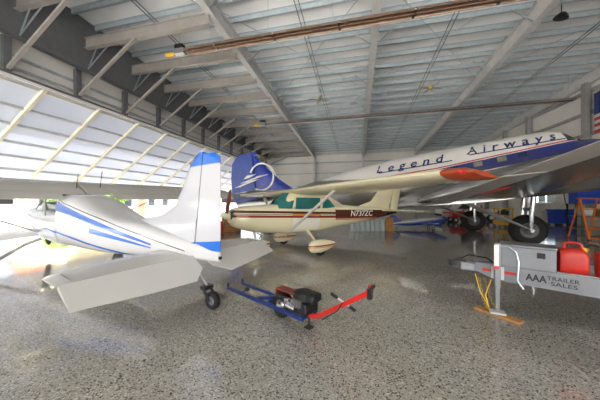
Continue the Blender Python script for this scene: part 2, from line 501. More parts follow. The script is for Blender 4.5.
# unseen wall behind the camera, wide opening added to let in sun and sky
bw = MB(); bw.box((-14.3, YB-.1, 6.7), (3.2, .2, 13.4)); bw.box((15.6, YB-.1, 6.7), (2.8, .2, 13.4)); bw.box((.75, YB-.1, 9.2), (27, .2, 8.4))
struct(bw.build('wall_back', M_wallw))
# sag angles and tie rods under the roof
for x in (-11.2, -3.1, 5., 12.9):
    for dx in (0, .22):
        struct(MB().beam((x+dx, YB, deck(YB)-.3), (x+dx, YF-.4, deck(YF-.4)-.3), .035, .035).build('sag_angle', M_steel_d))
for (x0, x1) in ((RX[0], RX[1]), (RX[1], RX[2]), (RX[2], XR-.2)):
    for (ya, yb) in ((1, 11), (11, 21), (21, 31), (31, 40)):
        for a, b in ((ya, yb), (yb, ya)):
            struct(MB().cyl((x0, a, under(a)+.62), (x1, b, under(b)+.62), .018, n=6).build('tie_rod', M_galv))
for x in RX:
    for y in (6., 10.4, 14.7, 19., 23.4, 27.8, 32.1):
        for s in (-1, 1):
            struct(MB().beam((x+s*.1, y, under(y)+.05), (x+s*1.1, y, deck(y)-.25), .05, .05).build('flange_brace', M_galv))
# outside
struct(MB().box((0, 15, -.32), (400, 400, .4)).build('ground', M_conc))

# ------------------------------------------------------------------ things hung from the roof
def heater(x0, x1, y, z, label):
    t = thing('radiant_tube_heater', label, 'heater', (x0, y, z), group='tube heaters under the roof'); L = x1-x0
    MB().cyl((.5, 0, .02), (L, 0, .02), .06, n=12).build('burner_tube', M_rust, t)
    prof = [(-.24,-.02),(-.17,.14),(-.06,.19),(.06,.19),(.17,.14),(.24,-.02),(.26,-.02),(.185,.16),(.065,.21),(-.065,.21),(-.185,.16),(-.26,-.02)]
    MB().prism(prof, lambda a, b, q: (q, a, b), .55, L).build('reflector', M_dull if y > 15 else mat('heat browned reflector', rgb(156,130,110), .4, .5, .15, 3), t)
    MB().box((.12, 0, .06), (.62, .3, .3)).build('burner_box', M_dull, t, .02)
    MB().box((.1, 0, .33), (.5, .3, .22)).build('fan_housing', M_blackp, t, .03)
    MB().cyl((-.75, 0, 0), (-.22, 0, 0), .11, n=10).build('gas_regulator', M_yellow, t)
    k = 2.; 
    while k < L:
        MB().cyl((k, 0, .2), (k, 0, deck(y)-z-.1), .012, n=5).build('hanger_rod', M_galv, t)
        MB().box((k+.3, 0, .03), (.1, .5, .1)).build('tube_clamp', M_chrome, t); k += 3.2
    MB().cyl((.1, 0, .2), (.1, 0, deck(y)-z-.1), .015, n=5).build('hanger_rod', M_galv, t)
    return t
heater(-9.5, 15.5, 11.2, 9.9, 'brown tube heater hung across the roof, nearer the camera of the two')
heater(-9.1, 15.5, 22., 9.3, 'thin silver tube heater hung across the roof, farther from the camera')
def fan(p, label):
    t = thing('ceiling_fan', label, 'ceiling fan', p, group='ceiling fans')
    MB().cyl((0,0,.1), (0,0,deck(p[1])-p[2]-.2), .02, n=8).build('down_rod', M_steel, t)
    MB().lathe([(.03,.16),(.16,.1),(.2,0),(.16,-.1),(.06,-.15),(.0,-.16)], (0,0,0), (0,0,1)).build('motor_housing', M_brass, t)
    for k in range(4):
        a = k*PI/2+.35; d = Vector((math.cos(a), math.sin(a), 0))
        MB().beam(d*.17+Vector((0,0,-.02)), d*.85+Vector((0,0,-.02)), .15, .015, (.15*d.y, -.15*d.x, 1)).build('blade', M_beam, t)
fan((-3.1, 19.8, 10.3), 'brass ceiling fan on a rod, nearer the left roof beam')
fan((5., 18.4, 9.75), 'brass ceiling fan on a rod, between the two pale roof beams')
p = W(13.3, 12.2, 11.25)
t = thing('floodlight', 'black round floodlight hanging below the roof purlins', 'light', p)
MB().cyl((0,0,.12), (0,0,deck(p.y)-p.z-.2), .02, n=8).build('stem', M_blackp, t)
MB().lathe([(.05,.18),(.14,.14),(.26,.0),(.3,-.1),(.27,-.11)], (0,0,0), (.25,-.2,1)).build('lamp_housing', M_blackp, t)
MB().lathe([(.26,-.07),(.24,-.09),(0,-.1)], (0,0,0), (.25,-.2,1)).build('lens', M_white, t)
# flag on the right wall
t = thing('flag', 'flag with blue field over red and white stripes on the wall', 'flag', (XR-.58, 17.25, 6.6))
def cloth(y0, y1, z0, z1, m, nm, x=0.):
    mb = MB(); rows = []
    for k in range(25):
        yy = lerp(y0, y1, k/24); xx = .05*math.sin(yy*5)+x
        rows.append([(xx, yy, z0), (xx, yy, z1), (xx-.012, yy, z1), (xx-.012, yy, z0)])
    return mb.loft(rows).build(nm, m, t)
for k in range(13):
    cloth(0, 4.0, k*.215, (k+1)*.215, M_red if k % 2 == 0 else M_white, 'stripe')
cloth(2.2, 4.01, 1.3, 2.8, M_navy, 'canton', -.02)
# ------------------------------------------------------------------ helpers for aircraft
def wing_panel(name, secs, m, parent, vert=False, f0=0., f1=1., steps=14):
    """secs: (y or height, leading edge x, chord, thickness, z[, tilt])"""
    mb = MB(); rings = []
    for i in range(len(secs)-1):
        a, b = secs[i], secs[i+1]; n = steps if i == 0 else 4
        for k in range(n + (i == len(secs)-2)):
            q = [lerp(p, r, k/n) for p, r in zip(a, b)]
            rings.append(foil(q[1], q[2], q[3], q[4], q[0], f0, f1, q[5] if len(q) > 5 else 0., vert))
    return mb.loft(rings).build(name, m, parent)
def wheel(parent, c, R, w, tname='tire', hub=M_white, ax=(0,1,0)):
    t = MB().tyre(c, ax, R, w).build(tname, M_black, parent)
    c = Vector(c); a = Vector(ax).normalized()
    MB().lathe([(0,-w*.34),(R*.2,-w*.36),(R*.3,-w*.25),(R*.52,-w*.34),(R*.52,w*.34),(R*.3,w*.25),(R*.2,w*.36),(0,w*.34)], c, a, 20).build('wheel_hub', hub, t)
    return t
HEAD = YAW

# ================================================================== 1 the airliner
air = thing('airliner', 'big white twin propeller airliner with blue stripe and blue tail across the hangar', 'airplane', W(15.105, 10.644, 4.153), (0, -8.0*D2R, -20.79*D2R+YAW), scale=1.1)
hull = Hull([(0,-.12,-.34,.1),(-.12,.1,-.55,.34),(-.5,.38,-.82,.62),(-1.1,.62,-1.02,.88),(-1.75,.8,-1.14,1.04),(-2.15,.9,-1.18,1.1),(-2.62,1.3,-1.2,1.15),(-3.3,1.42,-1.2,1.2),(-6,1.44,-1.2,1.21),(-9,1.42,-1.18,1.2),(-11.,1.3,-1.1,1.12),(-13,1.08,-.9,.93),(-15,.8,-.62,.66),(-17,.6,-.32,.36),(-18.6,.5,-.05,.14),(-19.4,.42,.12,.03)])
RB, BL, WH = rgb(196,44,40), rgb(20,38,112), rgb(228,228,226)
SIL = rgb(165,163,158)
M_hull = band_mat('airliner skin', rgb(226,224,220), [
    (SIL, .055, -9, .055, .26, -7.5, 1, 1), (SIL, 0, -9, -.152, -1.10, -30, -7.5, 1),
    (BL, .055, .35, .055, .82, -7.5, 1), (RB, .055, .85, .055, .905, -7.5, 1), (RB, .055, .26, .055, .305, -7.5, 1),
    (BL, -.152, -1.03, 0, .40, -9.6, -7.5), (RB, 0, .44, 0, .495, -10.4, -7.5), (RB, -.152, -1.11, -.152, -1.055, -10.2, -7.5)], .28, .3, .12)
hull.mb(n=56, m=90).build('fuselage', M_hull, air)
M_pane = mat('dark cabin glass', rgb(50,58,66), .08, 0, .02, 1)
M_navyp = mat('dark blue cabin glass', rgb(22,36,84), .08, 0, .02, 1)
M_paneL = mat('lit cabin glass', rgb(150,146,130), .1, 0, .1, 5)
for side in (-1, 1):
    for k, x in enumerate((-4.25, -4.95, -5.82, -6.75, -7.7, -8.6)):
        z0 = .12+.055*(x+5.7); fr = hull.patch(MB(), ((x-.19,z0+.1),(x+.19,z0+.12),(x+.19,z0+.38),(x-.19,z0+.36)), side, .012).build('window_frame', M_navy, air)
        hull.patch(MB(), ((x-.16,z0+.13),(x+.16,z0+.15),(x+.16,z0+.35),(x-.16,z0+.33)), side, .02).build('window_pane', M_paneL if k in (1,2) else M_navyp, fr)
    hull.patch(MB(), ((-2.66,.72),(-2.3,.72),(-2.42,1.0),(-2.66,1.1)), side, .012).build('cockpit_side_window', M_pane, air)
    hull.patch(MB(), ((-2.24,.66),(-1.98,.62),(-2.12,.82),(-2.3,.98)), side, .012).build('windshield', M_pane, air)
    hull.patch(MB(), ((-12.6,-.5),(-11.6,-.55),(-11.6,.55),(-12.6,.52)), side, .008).build('cabin_door', M_dull, air)
# lettering on both sides, following the skin
M_letter = mat('navy lettering', rgb(24,36,96), .3, 0, .02)
for side in (-1, 1):
    for word, xa, xb, zz in (('Legend', -10.1, -7.0, .72), ('Airways', -6.15, -2.95, .84)):
        def fn(a, b, t, xa=xa, xb=xb, zz=zz, side=side):
            x = (xa+a) if side < 0 else (xb-a)
            z = zz+.02+b
            return (x, side*(hull.y(x, z)+.022+t), z)
        text_mesh(word, fn, 'letter', M_letter, air, shear=.35, w=xb-xa, h=.36, space=1.75, off=.015, split=True)
        MB().loft([[(x, side*(hull.y(x, z)+.012+e), z) for z, e in ((zz-.035,0),(zz+.015,0),(zz+.015,.006),(zz-.035,.006))] for x in [lerp(xa+.1, xb+.25, k/30) for k in range(31)]]).build('lettering_underline', M_letter, air)
# fin, rudder, emblem
M_fin = mat('blue fin paint', rgb(24,52,158), .25, 0, .04, 1, 0, .3)
M_rud = mat('haze-paled blue rudder fabric', rgb(62,82,158), .4, 0, .06, 2)  # lighter, greyer blue than the fin: haze put into the colour
fin_le = [(.42,-14.6),(.9,-15.3),(1.6,-16.1),(2.4,-16.8),(3.1,-17.35),(3.5,-17.75)]
wing_panel('fin', [(zz, le, le+17.82, .24*(1-zz/6), 0) for zz, le in fin_le] , M_fin, air, True, 0, 1, 4)
rud = [(.3,-17.86,1.6),(.9,-17.86,1.9),(2.2,-17.84,1.85),(3.2,-17.8,1.68),(3.55,-17.8,1.3),(3.68,-17.9,.85)]
mb = MB(); rings = []
for zz, le, ch in rud:
    rings.append([(le, .1, zz), (le-ch*.5, .07, zz), (le-ch, .008, zz), (le-ch, -.008, zz), (le-ch*.5, -.07, zz), (le, -.1, zz)])
mb.loft(rings).build('rudder', M_rud, air)
MB().prism([(-17.75,3.45),(-17.35,3.4),(-17.6,3.66),(-17.9,3.68)], lambda a, b, t: (a, t, b), -.09, .09).build('fin_tip', M_fin, air)
def fin_y(x, z): return .135 if x > -17.8 else .125
for side in (-1, 1):
    ring = []
    for k in range(57):
        a = lerp(-128, 152, k/56)*D2R
        c_, s_ = math.cos(a), math.sin(a)
        ring.append([(-17.25+r*c_, side*(yy), 1.9+r*s_) for r, yy in ((.83,.10),(.83,.155),(.93,.155),(.93,.10))])
    MB().loft(ring).build('emblem_ring', M_white, air)
    mb = MB()
    for (x0, z0, x1, z1) in ((-19.4,1.50,-17.7,1.70),(-18.9,1.74,-17.0,1.90),(-18.6,1.98,-17.9,2.08)):
        mb.prism([(x0,z0),(x0+.4,z0),(x1+.25,z1+.08),(x1-.4,z1+.1)], lambda a, b, t, side=side: (a, side*t, b), .06, .16)
    mb.build('emblem_feathers', M_white, air)
# tailplane
for s in (-1, 1):
    wing_panel('tailplane', [(s*.1,-15.7,1.6,.2,.70),(s*2.3,-16.3,1.05,.14,.74),(s*2.8,-16.75,.5,.06,.75)], M_dull, air)
    wing_panel('elevator', [(s*.35,-17.32,1.2,.09,.70),(s*2.3,-17.38,.95,.06,.74),(s*2.8,-17.28,.3,.03,.75)], M_dull, air)
# wings
M_wing = band_mat('bare aluminium wing', rgb(150,150,150), [(rgb(150,150,150), 0, -50, 0, 50, -90, 90, .9)], .2, .0, .3)
M_trim = mat('pale fabric control surface', rgb(196,194,188), .35, .3, .05, 2)
dz = .098
for s in (-1, 1):
    wing_panel('centre_wing', [(s*.6,-4.15,5.15,.62,-1.0,.03),(s*1.5,-4.15,4.7,.62,-1.02,.03),(s*3.0,-4.2,4.3,.6,-.98,.03)], M_wing, air)
    secs = [(s*3.0,-4.2,3.3,.58,-.98,.03),(s*9,-5.0,1.75,.36,-.98+6*dz,.03),(s*13.2,-5.55,.95,.2,-.98+10.2*dz,.03),(s*14.3,-5.95,.4,.05,-.98+11.3*dz,.03)]
    wing_panel('outer_wing', secs, M_wing, air)
    mb = MB()
    def te(y): # hinge line of the flap / aileron
        yy = abs(y); t = (yy-3)/6 if yy < 9 else 1+(yy-9)/4.2
        if yy < 9: return (-4.2-3.3-(-5-1.75+7.5)*(-t) if False else lerp(-7.53, -6.78, (yy-3)/6), lerp(-1.08, -.45, (yy-3)/6))
        return (lerp(-6.78, -6.53, (yy-9)/4.2), lerp(-.45, -.03, (yy-9)/4.2))
    for nm, ya, yb in (('flap', 3.05, 8.2), ('aileron', 8.26, 13.3)):
        rings = []
        for k in range(9):
            y_ = lerp(ya, yb, k/8); hx_, hz_ = te(y_); ch = lerp(.98, .3, (y_-3)/10.3)
            rings.append([(hx_+.02, s*y_, hz_+.07), (hx_-ch*.5, s*y_, hz_+.03), (hx_-ch, s*y_, hz_-.03), (hx_-ch, s*y_, hz_-.045), (hx_-ch*.5, s*y_, hz_-.06), (hx_+.02, s*y_, hz_-.08)])
        MB().loft(rings).build(nm, M_trim, air)
    # fillet between fuselage and wing trailing edge
    fl = []
    for k in range(13):
        x = lerp(-5.5, -10.2, k/12); t = k/12
        wv = lerp(1.0, .05, t**1.6); hh = lerp(.75, .1, t); y0 = hull.y(x, -.8)*.9
        fl.append([(x, s*y0, -.75+hh*.4), (x, s*(y0+wv*.3), -.85+hh*.08), (x, s*(y0+wv), -1.0), (x, s*(y0+wv), -1.1), (x, s*y0*.7, -1.2)])
    MB().loft(fl).build('wing_fillet', M_dull, air)
    # nacelle, cowl, propeller
    nac = Hull([(-1.55,.06,-1.28,.66,2),(-2.3,.12,-1.3,.72,2),(-3.0,.1,-1.3,.7,2),(-4.5,.05,-1.3,.66,2),(-6.2,-.15,-1.22,.58,2),(-7.8,-.55,-1.08,.35,2),(-8.6,-.85,-1.0,.06,2)])
    nm = nac.mb(n=32, m=30); nm.v = [(x, y_+s*2.82, z) for x, y_, z in nm.v]; nm.build('nacelle', M_wing, air)
    MB().torus((-1.55, s*2.82, -.61), (1,0,0), .6, .1).build('cowl_lip', M_dull, air)
    MB().lathe([(.03,.0),(.09,-.1),(.14,-.3),(.12,-.5)], (-.95, s*2.82, -.61), (1,0,0), 16).build('propeller_hub', M_dull, air)
    for k in range(3):
        a = k*2*PI/3+.5; d = Vector((0, math.cos(a), math.sin(a))); q = Vector((0, -math.sin(a), math.cos(a)))
        rr = []
        for r_, cw, th in ((.1,.09,.07),(.4,.13,.05),(.9,.15,.03),(1.4,.12,.02),(1.75,.05,.012)):
            c_ = Vector((-1.15, s*2.82, -.61))+d*r_; e = (q*.8+Vector((1,0,0))*.6).normalized(); n_ = e.cross(d)
            rr.append([c_+e*cw, c_+n_*th, c_-e*cw, c_-n_*th])
        MB().loft(rr).build('propeller_blade', M_blackp, air)
    # main gear
    gx, gy, R = -5.2-s*.25, s*2.3, .58
    gz = (-4.153/1.1 - gx*math.sin(8*D2R))/math.cos(8*D2R)+R+.005
    wheel(air, (gx, gy, gz), R, .4, 'main_tire', M_steel_d)
    for e in (-1, 1):
        MB().tube([(gx+.25, gy+e*.34, -1.15), (gx+.05, gy+e*.34, gz+.5), (gx, gy+e*.3, gz)], [.085, .07, .06], 10).build('oleo_leg', M_chrome, air)
        MB().cyl((gx-.02, gy+e*.28, gz+.03), (gx-2.1, gy+e*.3, -1.05), .045, n=8).build('drag_brace', M_dull, air)
    MB().cyl((gx, gy-.36, gz), (gx, gy+.36, gz), .06, n=10).build('axle', M_dull, air)
    MB().beam((gx+.12, gy-.36, gz+.78), (gx+.12, gy+.36, gz+.78), .08, .12).build('cross_brace', M_dull, air)
mb = MB().prism([(-6.9,-5.2),(-6.7,-6.2),(-7.05,-6.3),(-7.3,-5.3)], lambda a, b, t: (a, b, lerp(-1.08, -.45, (-b-3)/6)-.07+t), -.02, .0)
mb.build('red_panel', M_red, air)
tz = (-4.153/1.1+17.1*math.sin(8*D2R))/math.cos(8*D2R)+.26
wheel(air, (-17.1, 0, tz), .25, .2, 'tail_tire', M_dull)
MB().tube([(-16.9, 0, -.15), (-17.05, 0, tz+.45), (-17.1, .14, tz+.3), (-17.1, .14, tz)], .05, 8).build('tail_gear_leg', M_dull, air)

# ================================================================== 2 cream high-wing
cs = thing('light_airplane', 'cream high-wing light airplane with brown and orange stripes under the airliner', 'airplane', W(-2.249, 7.833, .016), (.7*D2R, 0, -149.156*D2R+YAW), scale=1.06)
CRM = rgb(232,224,190); BRN = rgb(84,40,30); ORG = rgb(206,134,60); RDB = rgb(140,44,32)
M_cess = band_mat('cream skin with brown stripes', CRM, [
    (BRN, .035, 1.375, .035, 1.45, -3.7, 9), (ORG, .035, 1.30, .035, 1.39, -3.0, -1.86), (RDB, .035, 1.235, .035, 1.31, -3.7, 9), (BRN, .035, 1.33, .035, 1.35, -1.86, 9), (BRN, .035, 1.33, .035, 1.35, -3.7, -3.0),
    (BRN, .025, 1.22, .025, 1.5, -9, -3.7), (RDB, .025, 1.16, .025, 1.22, -9, -3.7), (ORG, .025, 1.115, .025, 1.145, -9, -3.7)], .25, .4)
M_cdoor = band_mat('white door with stripes', rgb(240,238,226), [(BRN, .035, 1.375, .035, 1.45, -3.7, 9), (RDB, .035, 1.235, .035, 1.31, -3.7, 9), (ORG, .035, 1.30, .035, 1.375, -3.7, 9)], .25, .4)
M_crm = mat('cream paint', CRM, .25, 0, .03, 1, 0, .4)
M_wht = mat('white gloss paint', rgb(240,240,236), .25, 0, .03, 1, 0, .4)
ch = Hull([(.04,1.42,1.06,.28,2.4),(-.03,1.5,.94,.4,2.6),(-.5,1.56,.78,.5,2.8),(-1.0,1.59,.69,.53,3),(-1.42,1.62,.66,.55,3.2),(-1.9,1.64,.62,.57,3.4),(-3.0,1.66,.62,.57,3.4),(-3.9,1.62,.72,.5,3),(-5.2,1.52,.84,.34,2.7),(-6.8,1.42,1.02,.18,2.4),(-7.75,1.3,1.14,.05,2.2)])
ch.mb(n=44, m=70).build('fuselage', M_cess, cs)
cab = Hull([(-1.4,1.62,1.3,.5,3),(-1.62,1.8,1.3,.52,3.2),(-1.98,2.08,1.3,.54,3.6),(-2.4,2.16,1.3,.55,3.8),(-3.1,2.12,1.3,.54,3.6),(-3.5,1.98,1.3,.5,3.2),(-4.2,1.62,1.3,.4,3)])
cab.mb(n=40, m=40).build('cabin_roof', M_crm, cs)
M_teal = mat('teal tinted glass', rgb(40,120,118), .06, 0, .12, 3)
for s in (-1, 1):
    cab.patch(MB(), ((-1.98,1.45),(-2.98,1.45),(-2.98,1.84),(-2.02,1.84)), s, .015).build('door_window', M_teal, cs)
    cab.patch(MB(), ((-3.1,1.45),(-3.72,1.5),(-3.4,1.78),(-3.12,1.84)), s, .012).build('rear_side_window', M_teal, cs)
    d = ch.patch(MB(), ((-1.86,.72),(-2.9,.72),(-3.0,1.4),(-1.86,1.4)), s, .012)
    do = d.build('cabin_door', M_cdoor, cs)
    MB().tube([(-2.72, s*.585, 1.2), (-2.72, s*.61, 1.2), (-2.9, s*.61, 1.2), (-2.9, s*.585, 1.2)], .012, 6).build('door_handle', M_chrome, do)
    mb = MB()
    for q in (((-1.86,1.4),(-2.0,1.9)), ((-3.04,1.4),(-3.04,1.92)), ((-1.95,1.88),(-3.06,1.88)), ((-1.9,1.42),(-3.04,1.42))):
        mb.tube([(lerp(q[0][0],q[1][0],k/6), s*(cab.y(lerp(q[0][0],q[1][0],k/6), lerp(q[0][1],q[1][1],k/6))+.014), lerp(q[0][1],q[1][1],k/6)) for k in range(7)], .022, 6)
    mb.build('window_frame', M_crm, cs)
# windshield wraps the front of the cabin
mb = MB(); rings = []
for k in range(9):
    x = lerp(-1.42, -1.96, k/8); r = cab.ring(x, 80); top, bot, hw, e = cab.at(x)
    rings.append([(p[0]+.02, p[1]*1.012, p[2]+.014) for p in r if p[2] > 1.55][:] if False else [(x+.03, hw*1.02*math.cos(a)*(1 if True else 1), 1.5+(max(top, 1.56)-1.48)*abs(math.sin(a))**.55) for a in [PI*j/20 for j in range(21)]])
mb.loft([r+[(p[0]-.03, p[1]*.96, p[2]-.03) for p in reversed(r)] for r in rings]).build('windshield', M_teal, cs)
MB().cyl((-1.4, 0, 1.6), (-1.97, 0, 2.1), .018, n=6).build('windshield_post', M_crm, cs)
MB().lathe([(.0,0),(.05,-.05),(.1,-.13),(.15,-.28),(.155,-.3)], (.33, 0, 1.28), (1,0,0), 20).build('spinner', M_crm, cs)
for k in (0, 1):
    a = .95+k*PI; d = Vector((0, math.cos(a), math.sin(a))); q = Vector((0, -math.sin(a), math.cos(a)))
    rr = []
    for r_, cw, th in ((.06,.05,.04),(.25,.08,.025),(.55,.085,.015),(.85,.06,.01),(.93,.025,.006)):
        c_ = Vector((.15, 0, 1.28))+d*r_; e = (q*.85+Vector((1,0,0))*.5).normalized(); n_ = e.cross(d)
        rr.append([c_+e*cw, c_+n_*th, c_-e*cw, c_-n_*th])
    MB().loft(rr).build('propeller_blade', mat('dark red brown blade', rgb(110,56,46), .35), cs)
for s in (-1, 1):
    MB().lathe([(.12,-.02),(.13,.02),(.02,.025)], (.03, s*.2, 1.3), (1,0,0), 14).build('air_inlet', M_blackp, cs)
MB().lathe([(.06,-.02),(.09,.02),(.07,.025)], (-.08, -.08, .98), (1,0,-.3), 14).build('landing_light', M_chrome, cs)
for s in (-1, 1):
    sec = lambda ya, yb: [(s*ya, -1.78, 1.63, .23, 2.05+.012*ya, .07)] + ([(s*2.6, -1.78, 1.63, .23, 2.05+.012*2.6, .07)] if ya < 2.6 < yb else []) + [(s*yb, lerp(-1.78,-1.9,(yb-2.6)/2.7), lerp(1.63,1.18,(yb-2.6)/2.7), lerp(.23,.185,(yb-2.6)/2.7), 2.05+.012*yb, .06)]
    wing_panel('wing', sec(.0, 5.3), M_crm, cs)
    wing_panel('wing_tip', [(s*5.31, -1.91, 1.17, .19, 2.11, .06), (s*5.55, -1.97, 1.1, .18, 2.105, .06), (s*5.72, -2.1, .86, .08, 2.1, .06)], mat('orange red wing tip', rgb(172,70,34), .35, 0, .15, 5), cs, steps=4)
    MB().lathe([(.0,.07),(.03,.05),(.04,0),(.03,-.06),(0,-.09)], (-1.99, s*5.6, 2.1), (1,0,0), 14).build('navigation_light', M_red, cs)
    mb = MB()
    st0, st1 = Vector((-1.8, s*.5, .74)), Vector((-2.1, s*2.55, 2.04)); e = Vector((1,0,0)); n_ = (st1-st0).normalized().cross(e).normalized()
    mb.loft([[p+e*.075, p+e*.04+n_*.022, p-e*.04+n_*.018, p-e*.075, p-e*.04-n_*.018, p+e*.04-n_*.022] for p in [st0.lerp(st1, k/6) for k in range(7)]])
    mb.build('wing_strut', M_wht, cs)
    MB().tube([(-2.5, s*.42, .72), (-2.48, s*.75, .56), (-2.46, s*1.15, .3), (-2.45, s*1.22, .2)], [.05,.042,.035,.03], 10).build('gear_leg', M_crm, cs)
    wheel(cs, (-2.45, s*1.27, .2), .2, .15)
    pant = Hull([(-2.02,.36,.26,.04),(-2.1,.44,.14,.11),(-2.3,.5,.1,.15),(-2.6,.49,.12,.14),(-2.85,.44,.2,.09),(-3.05,.38,.3,.02)])
    pm = pant.mb(n=24, m=24); pm.v = [(x, y_+s*1.27, z) for x, y_, z in pm.v]
    pm.build('wheel_fairing', band_mat('cream fairing with stripe', CRM, [(RDB, 0, .30, 0, .345, -9, 9), (ORG, 0, .265, 0, .29, -9, 9)], .3), cs)
    wing_panel('tailplane', [(s*.05, -6.55, .85, .09, 1.3), (s*1.7, -6.8, .6, .06, 1.3)], M_crm, cs, steps=6)
    wing_panel('elevator', [(s*.15, -7.42, .5, .045, 1.29), (s*1.72, -7.4, .36, .03, 1.29)], M_crm, cs, steps=6)
wheel(cs, (-.85, 0, .19), .19, .13)
pant = Hull([(-.5,.34,.24,.03),(-.58,.4,.13,.1),(-.8,.46,.09,.13),(-1.05,.44,.14,.11),(-1.3,.36,.25,.02)])
pant.mb(n=24, m=24).build('nose_wheel_fairing', band_mat('cream nose fairing with stripe', CRM, [(RDB, 0, .28, 0, .33, -9, 9)], .3), cs)
MB().tube([(-.72, 0, .85), (-.8, 0, .45)], .035, 10).build('nose_gear_leg', M_chrome, cs)
MB().tube([(-.9, .03, .5), (-.98, .03, .6), (-.82, .03, .7)], .02, 6).build('torque_link', M_blackp, cs)
wing_panel('fin', [(1.3,-4.9,2.4,.1,0),(1.55,-5.45,1.85,.1,0),(1.72,-6.1,1.3,.1,0),(2.6,-7.0,.75,.07,0)], M_cess if False else M_crm, cs, True, steps=4)
wing_panel('rudder', [(1.12,-7.35,.45,.08,0),(1.7,-7.43,.55,.08,0),(2.62,-7.77,.42,.05,0)], M_crm, cs, True, steps=4)
MB().tube([(-3.2, 0, 2.1), (-3.3, 0, 2.35)], .012, 6).build('antenna', M_wht, cs)
def fnN(a, b, t):
    x = -4.52-a; z = 1.255+.025*x+b
    return (x, ch.y(x, z)+.02+t, z)
text_mesh('N737ZC', fnN, 'registration_lettering', M_wht, cs, shear=.2, w=1.38, h=.22, off=.012)

# ================================================================== 3 white taildragger in front
tw = thing('taildragger_airplane', 'white tailwheel airplane with bright blue stripes, its tail nearest the camera', 'airplane', W(-1.44, 4.08, 0), (0, 0, 150.5*D2R+YAW), scale=1.04)
BLU = rgb(18,104,206)
M_tw = band_mat('white skin with blue stripes', rgb(214,215,217), [
    (BLU, .105, .485, .105, .53, 1.9, 6.2), (BLU, .168, .728, .218, .693, 1.4, 4.92), (BLU, .1, .77, .153, .716, 1.4, 3.3),
    (rgb(40,40,44), .205, .79, .205, .806, .6, 4.92)], .2, .5)
th = Hull([(4.9,1.58,.64,.585,3.6),(5.4,1.57,.64,.59,3.4),(6.4,1.56,.7,.58,3.2),(6.9,1.62,.82,.56,2.8),(7.6,1.66,.96,.5,2.5),(7.95,1.6,1.08,.4,2.3),(8.02,1.5,1.15,.3,2.2)])
th.mb(n=44, m=40).build('forward_fuselage', M_tw, tw)
tc_ = Hull([(-.1,.95,.79,.03,2.4),(.4,1.05,.78,.1,2.8),(1.,1.17,.75,.2,3.4),(2.0,1.36,.7,.34,4.2),(2.8,1.46,.67,.45,4.2),(3.4,1.62,.66,.51,4.0),(4.3,1.9,.64,.56,3.6),(4.9,1.97,.64,.585,3.6)])
tc_.mb(n=64, m=60).build('fuselage', M_tw, tw, angle=50)
mat('white enamel', rgb(212,212,212), .2, 0, .02, 1, 0, .4)
M_wt = bpy.data.materials['white enamel']
M_wg = mat('shade-toned white enamel', rgb(192,190,186), .25, 0, .03, 1, 0, .3)  # white paint with shade put into the colour: wings, tailplane, struts
cg = Hull([(4.9,1.97,1.4,.53,3.4),(5.6,2.02,1.4,.53,3.4),(6.05,2.06,1.4,.52,3.2),(6.75,1.62,1.4,.5,3.)])
cg.mb(n=36, m=16).build('cabin_glass', glass_mat('cabin glass', rgb(200,215,225), .22), tw)
for s in (-1, 1):
    MB().tube([(4.92, s*.55, 1.4), (4.95, s*.5, 1.93)], .03, 8).build('window_post', M_wt, tw)
    MB().tube([(5.75, s*.56, 1.4), (5.95, s*.5, 2.02)], .025, 8).build('window_post', M_wt, tw)
    MB().tube([(6.7, s*.5, 1.55), (6.1, s*.48, 2.03)], .025, 8).build('window_post', M_wt, tw)
    se = MB(); se.box((5.3, s*.25, 1.3), (.45, .42, .14)); se.box((5.1, s*.25, 1.65), (.12, .42, .6)); se.build('seat', M_blackp, tw, .04)
    th.patch(MB(), ((4.95,.74),(5.85,.78),(5.85,1.4),(4.95,1.4)), s, .01).build('cabin_door', M_tw, tw)
MB().box((6.3, 0, 1.6), (.15, .9, .3)).build('instrument_panel', M_blackp, tw)
MB().lathe([(.0,.35),(.08,.28),(.15,.1),(.17,0),(.17,-.02)], (8.05, 0, 1.34), (1,0,.1), 20).build('spinner', M_wt, tw)
for k in (0, 1):
    a = 1.45+k*PI; d = Vector((0, math.cos(a), math.sin(a))); q = Vector((0, -math.sin(a), math.cos(a)))
    rr = []
    for r_, cw, t_ in ((.06,.06,.04),(.3,.09,.025),(.6,.09,.015),(.98,.06,.01),(1.05,.02,.006)):
        c_ = Vector((8.15, 0, 1.35))+d*r_; e = (q*.85+Vector((1,0,0))*.5).normalized(); n_ = e.cross(d)
        rr.append([c_+e*cw, c_+n_*t_, c_-e*cw, c_-n_*t_])
    MB().loft(rr).build('propeller_blade', M_blackp, tw)
wt = .23
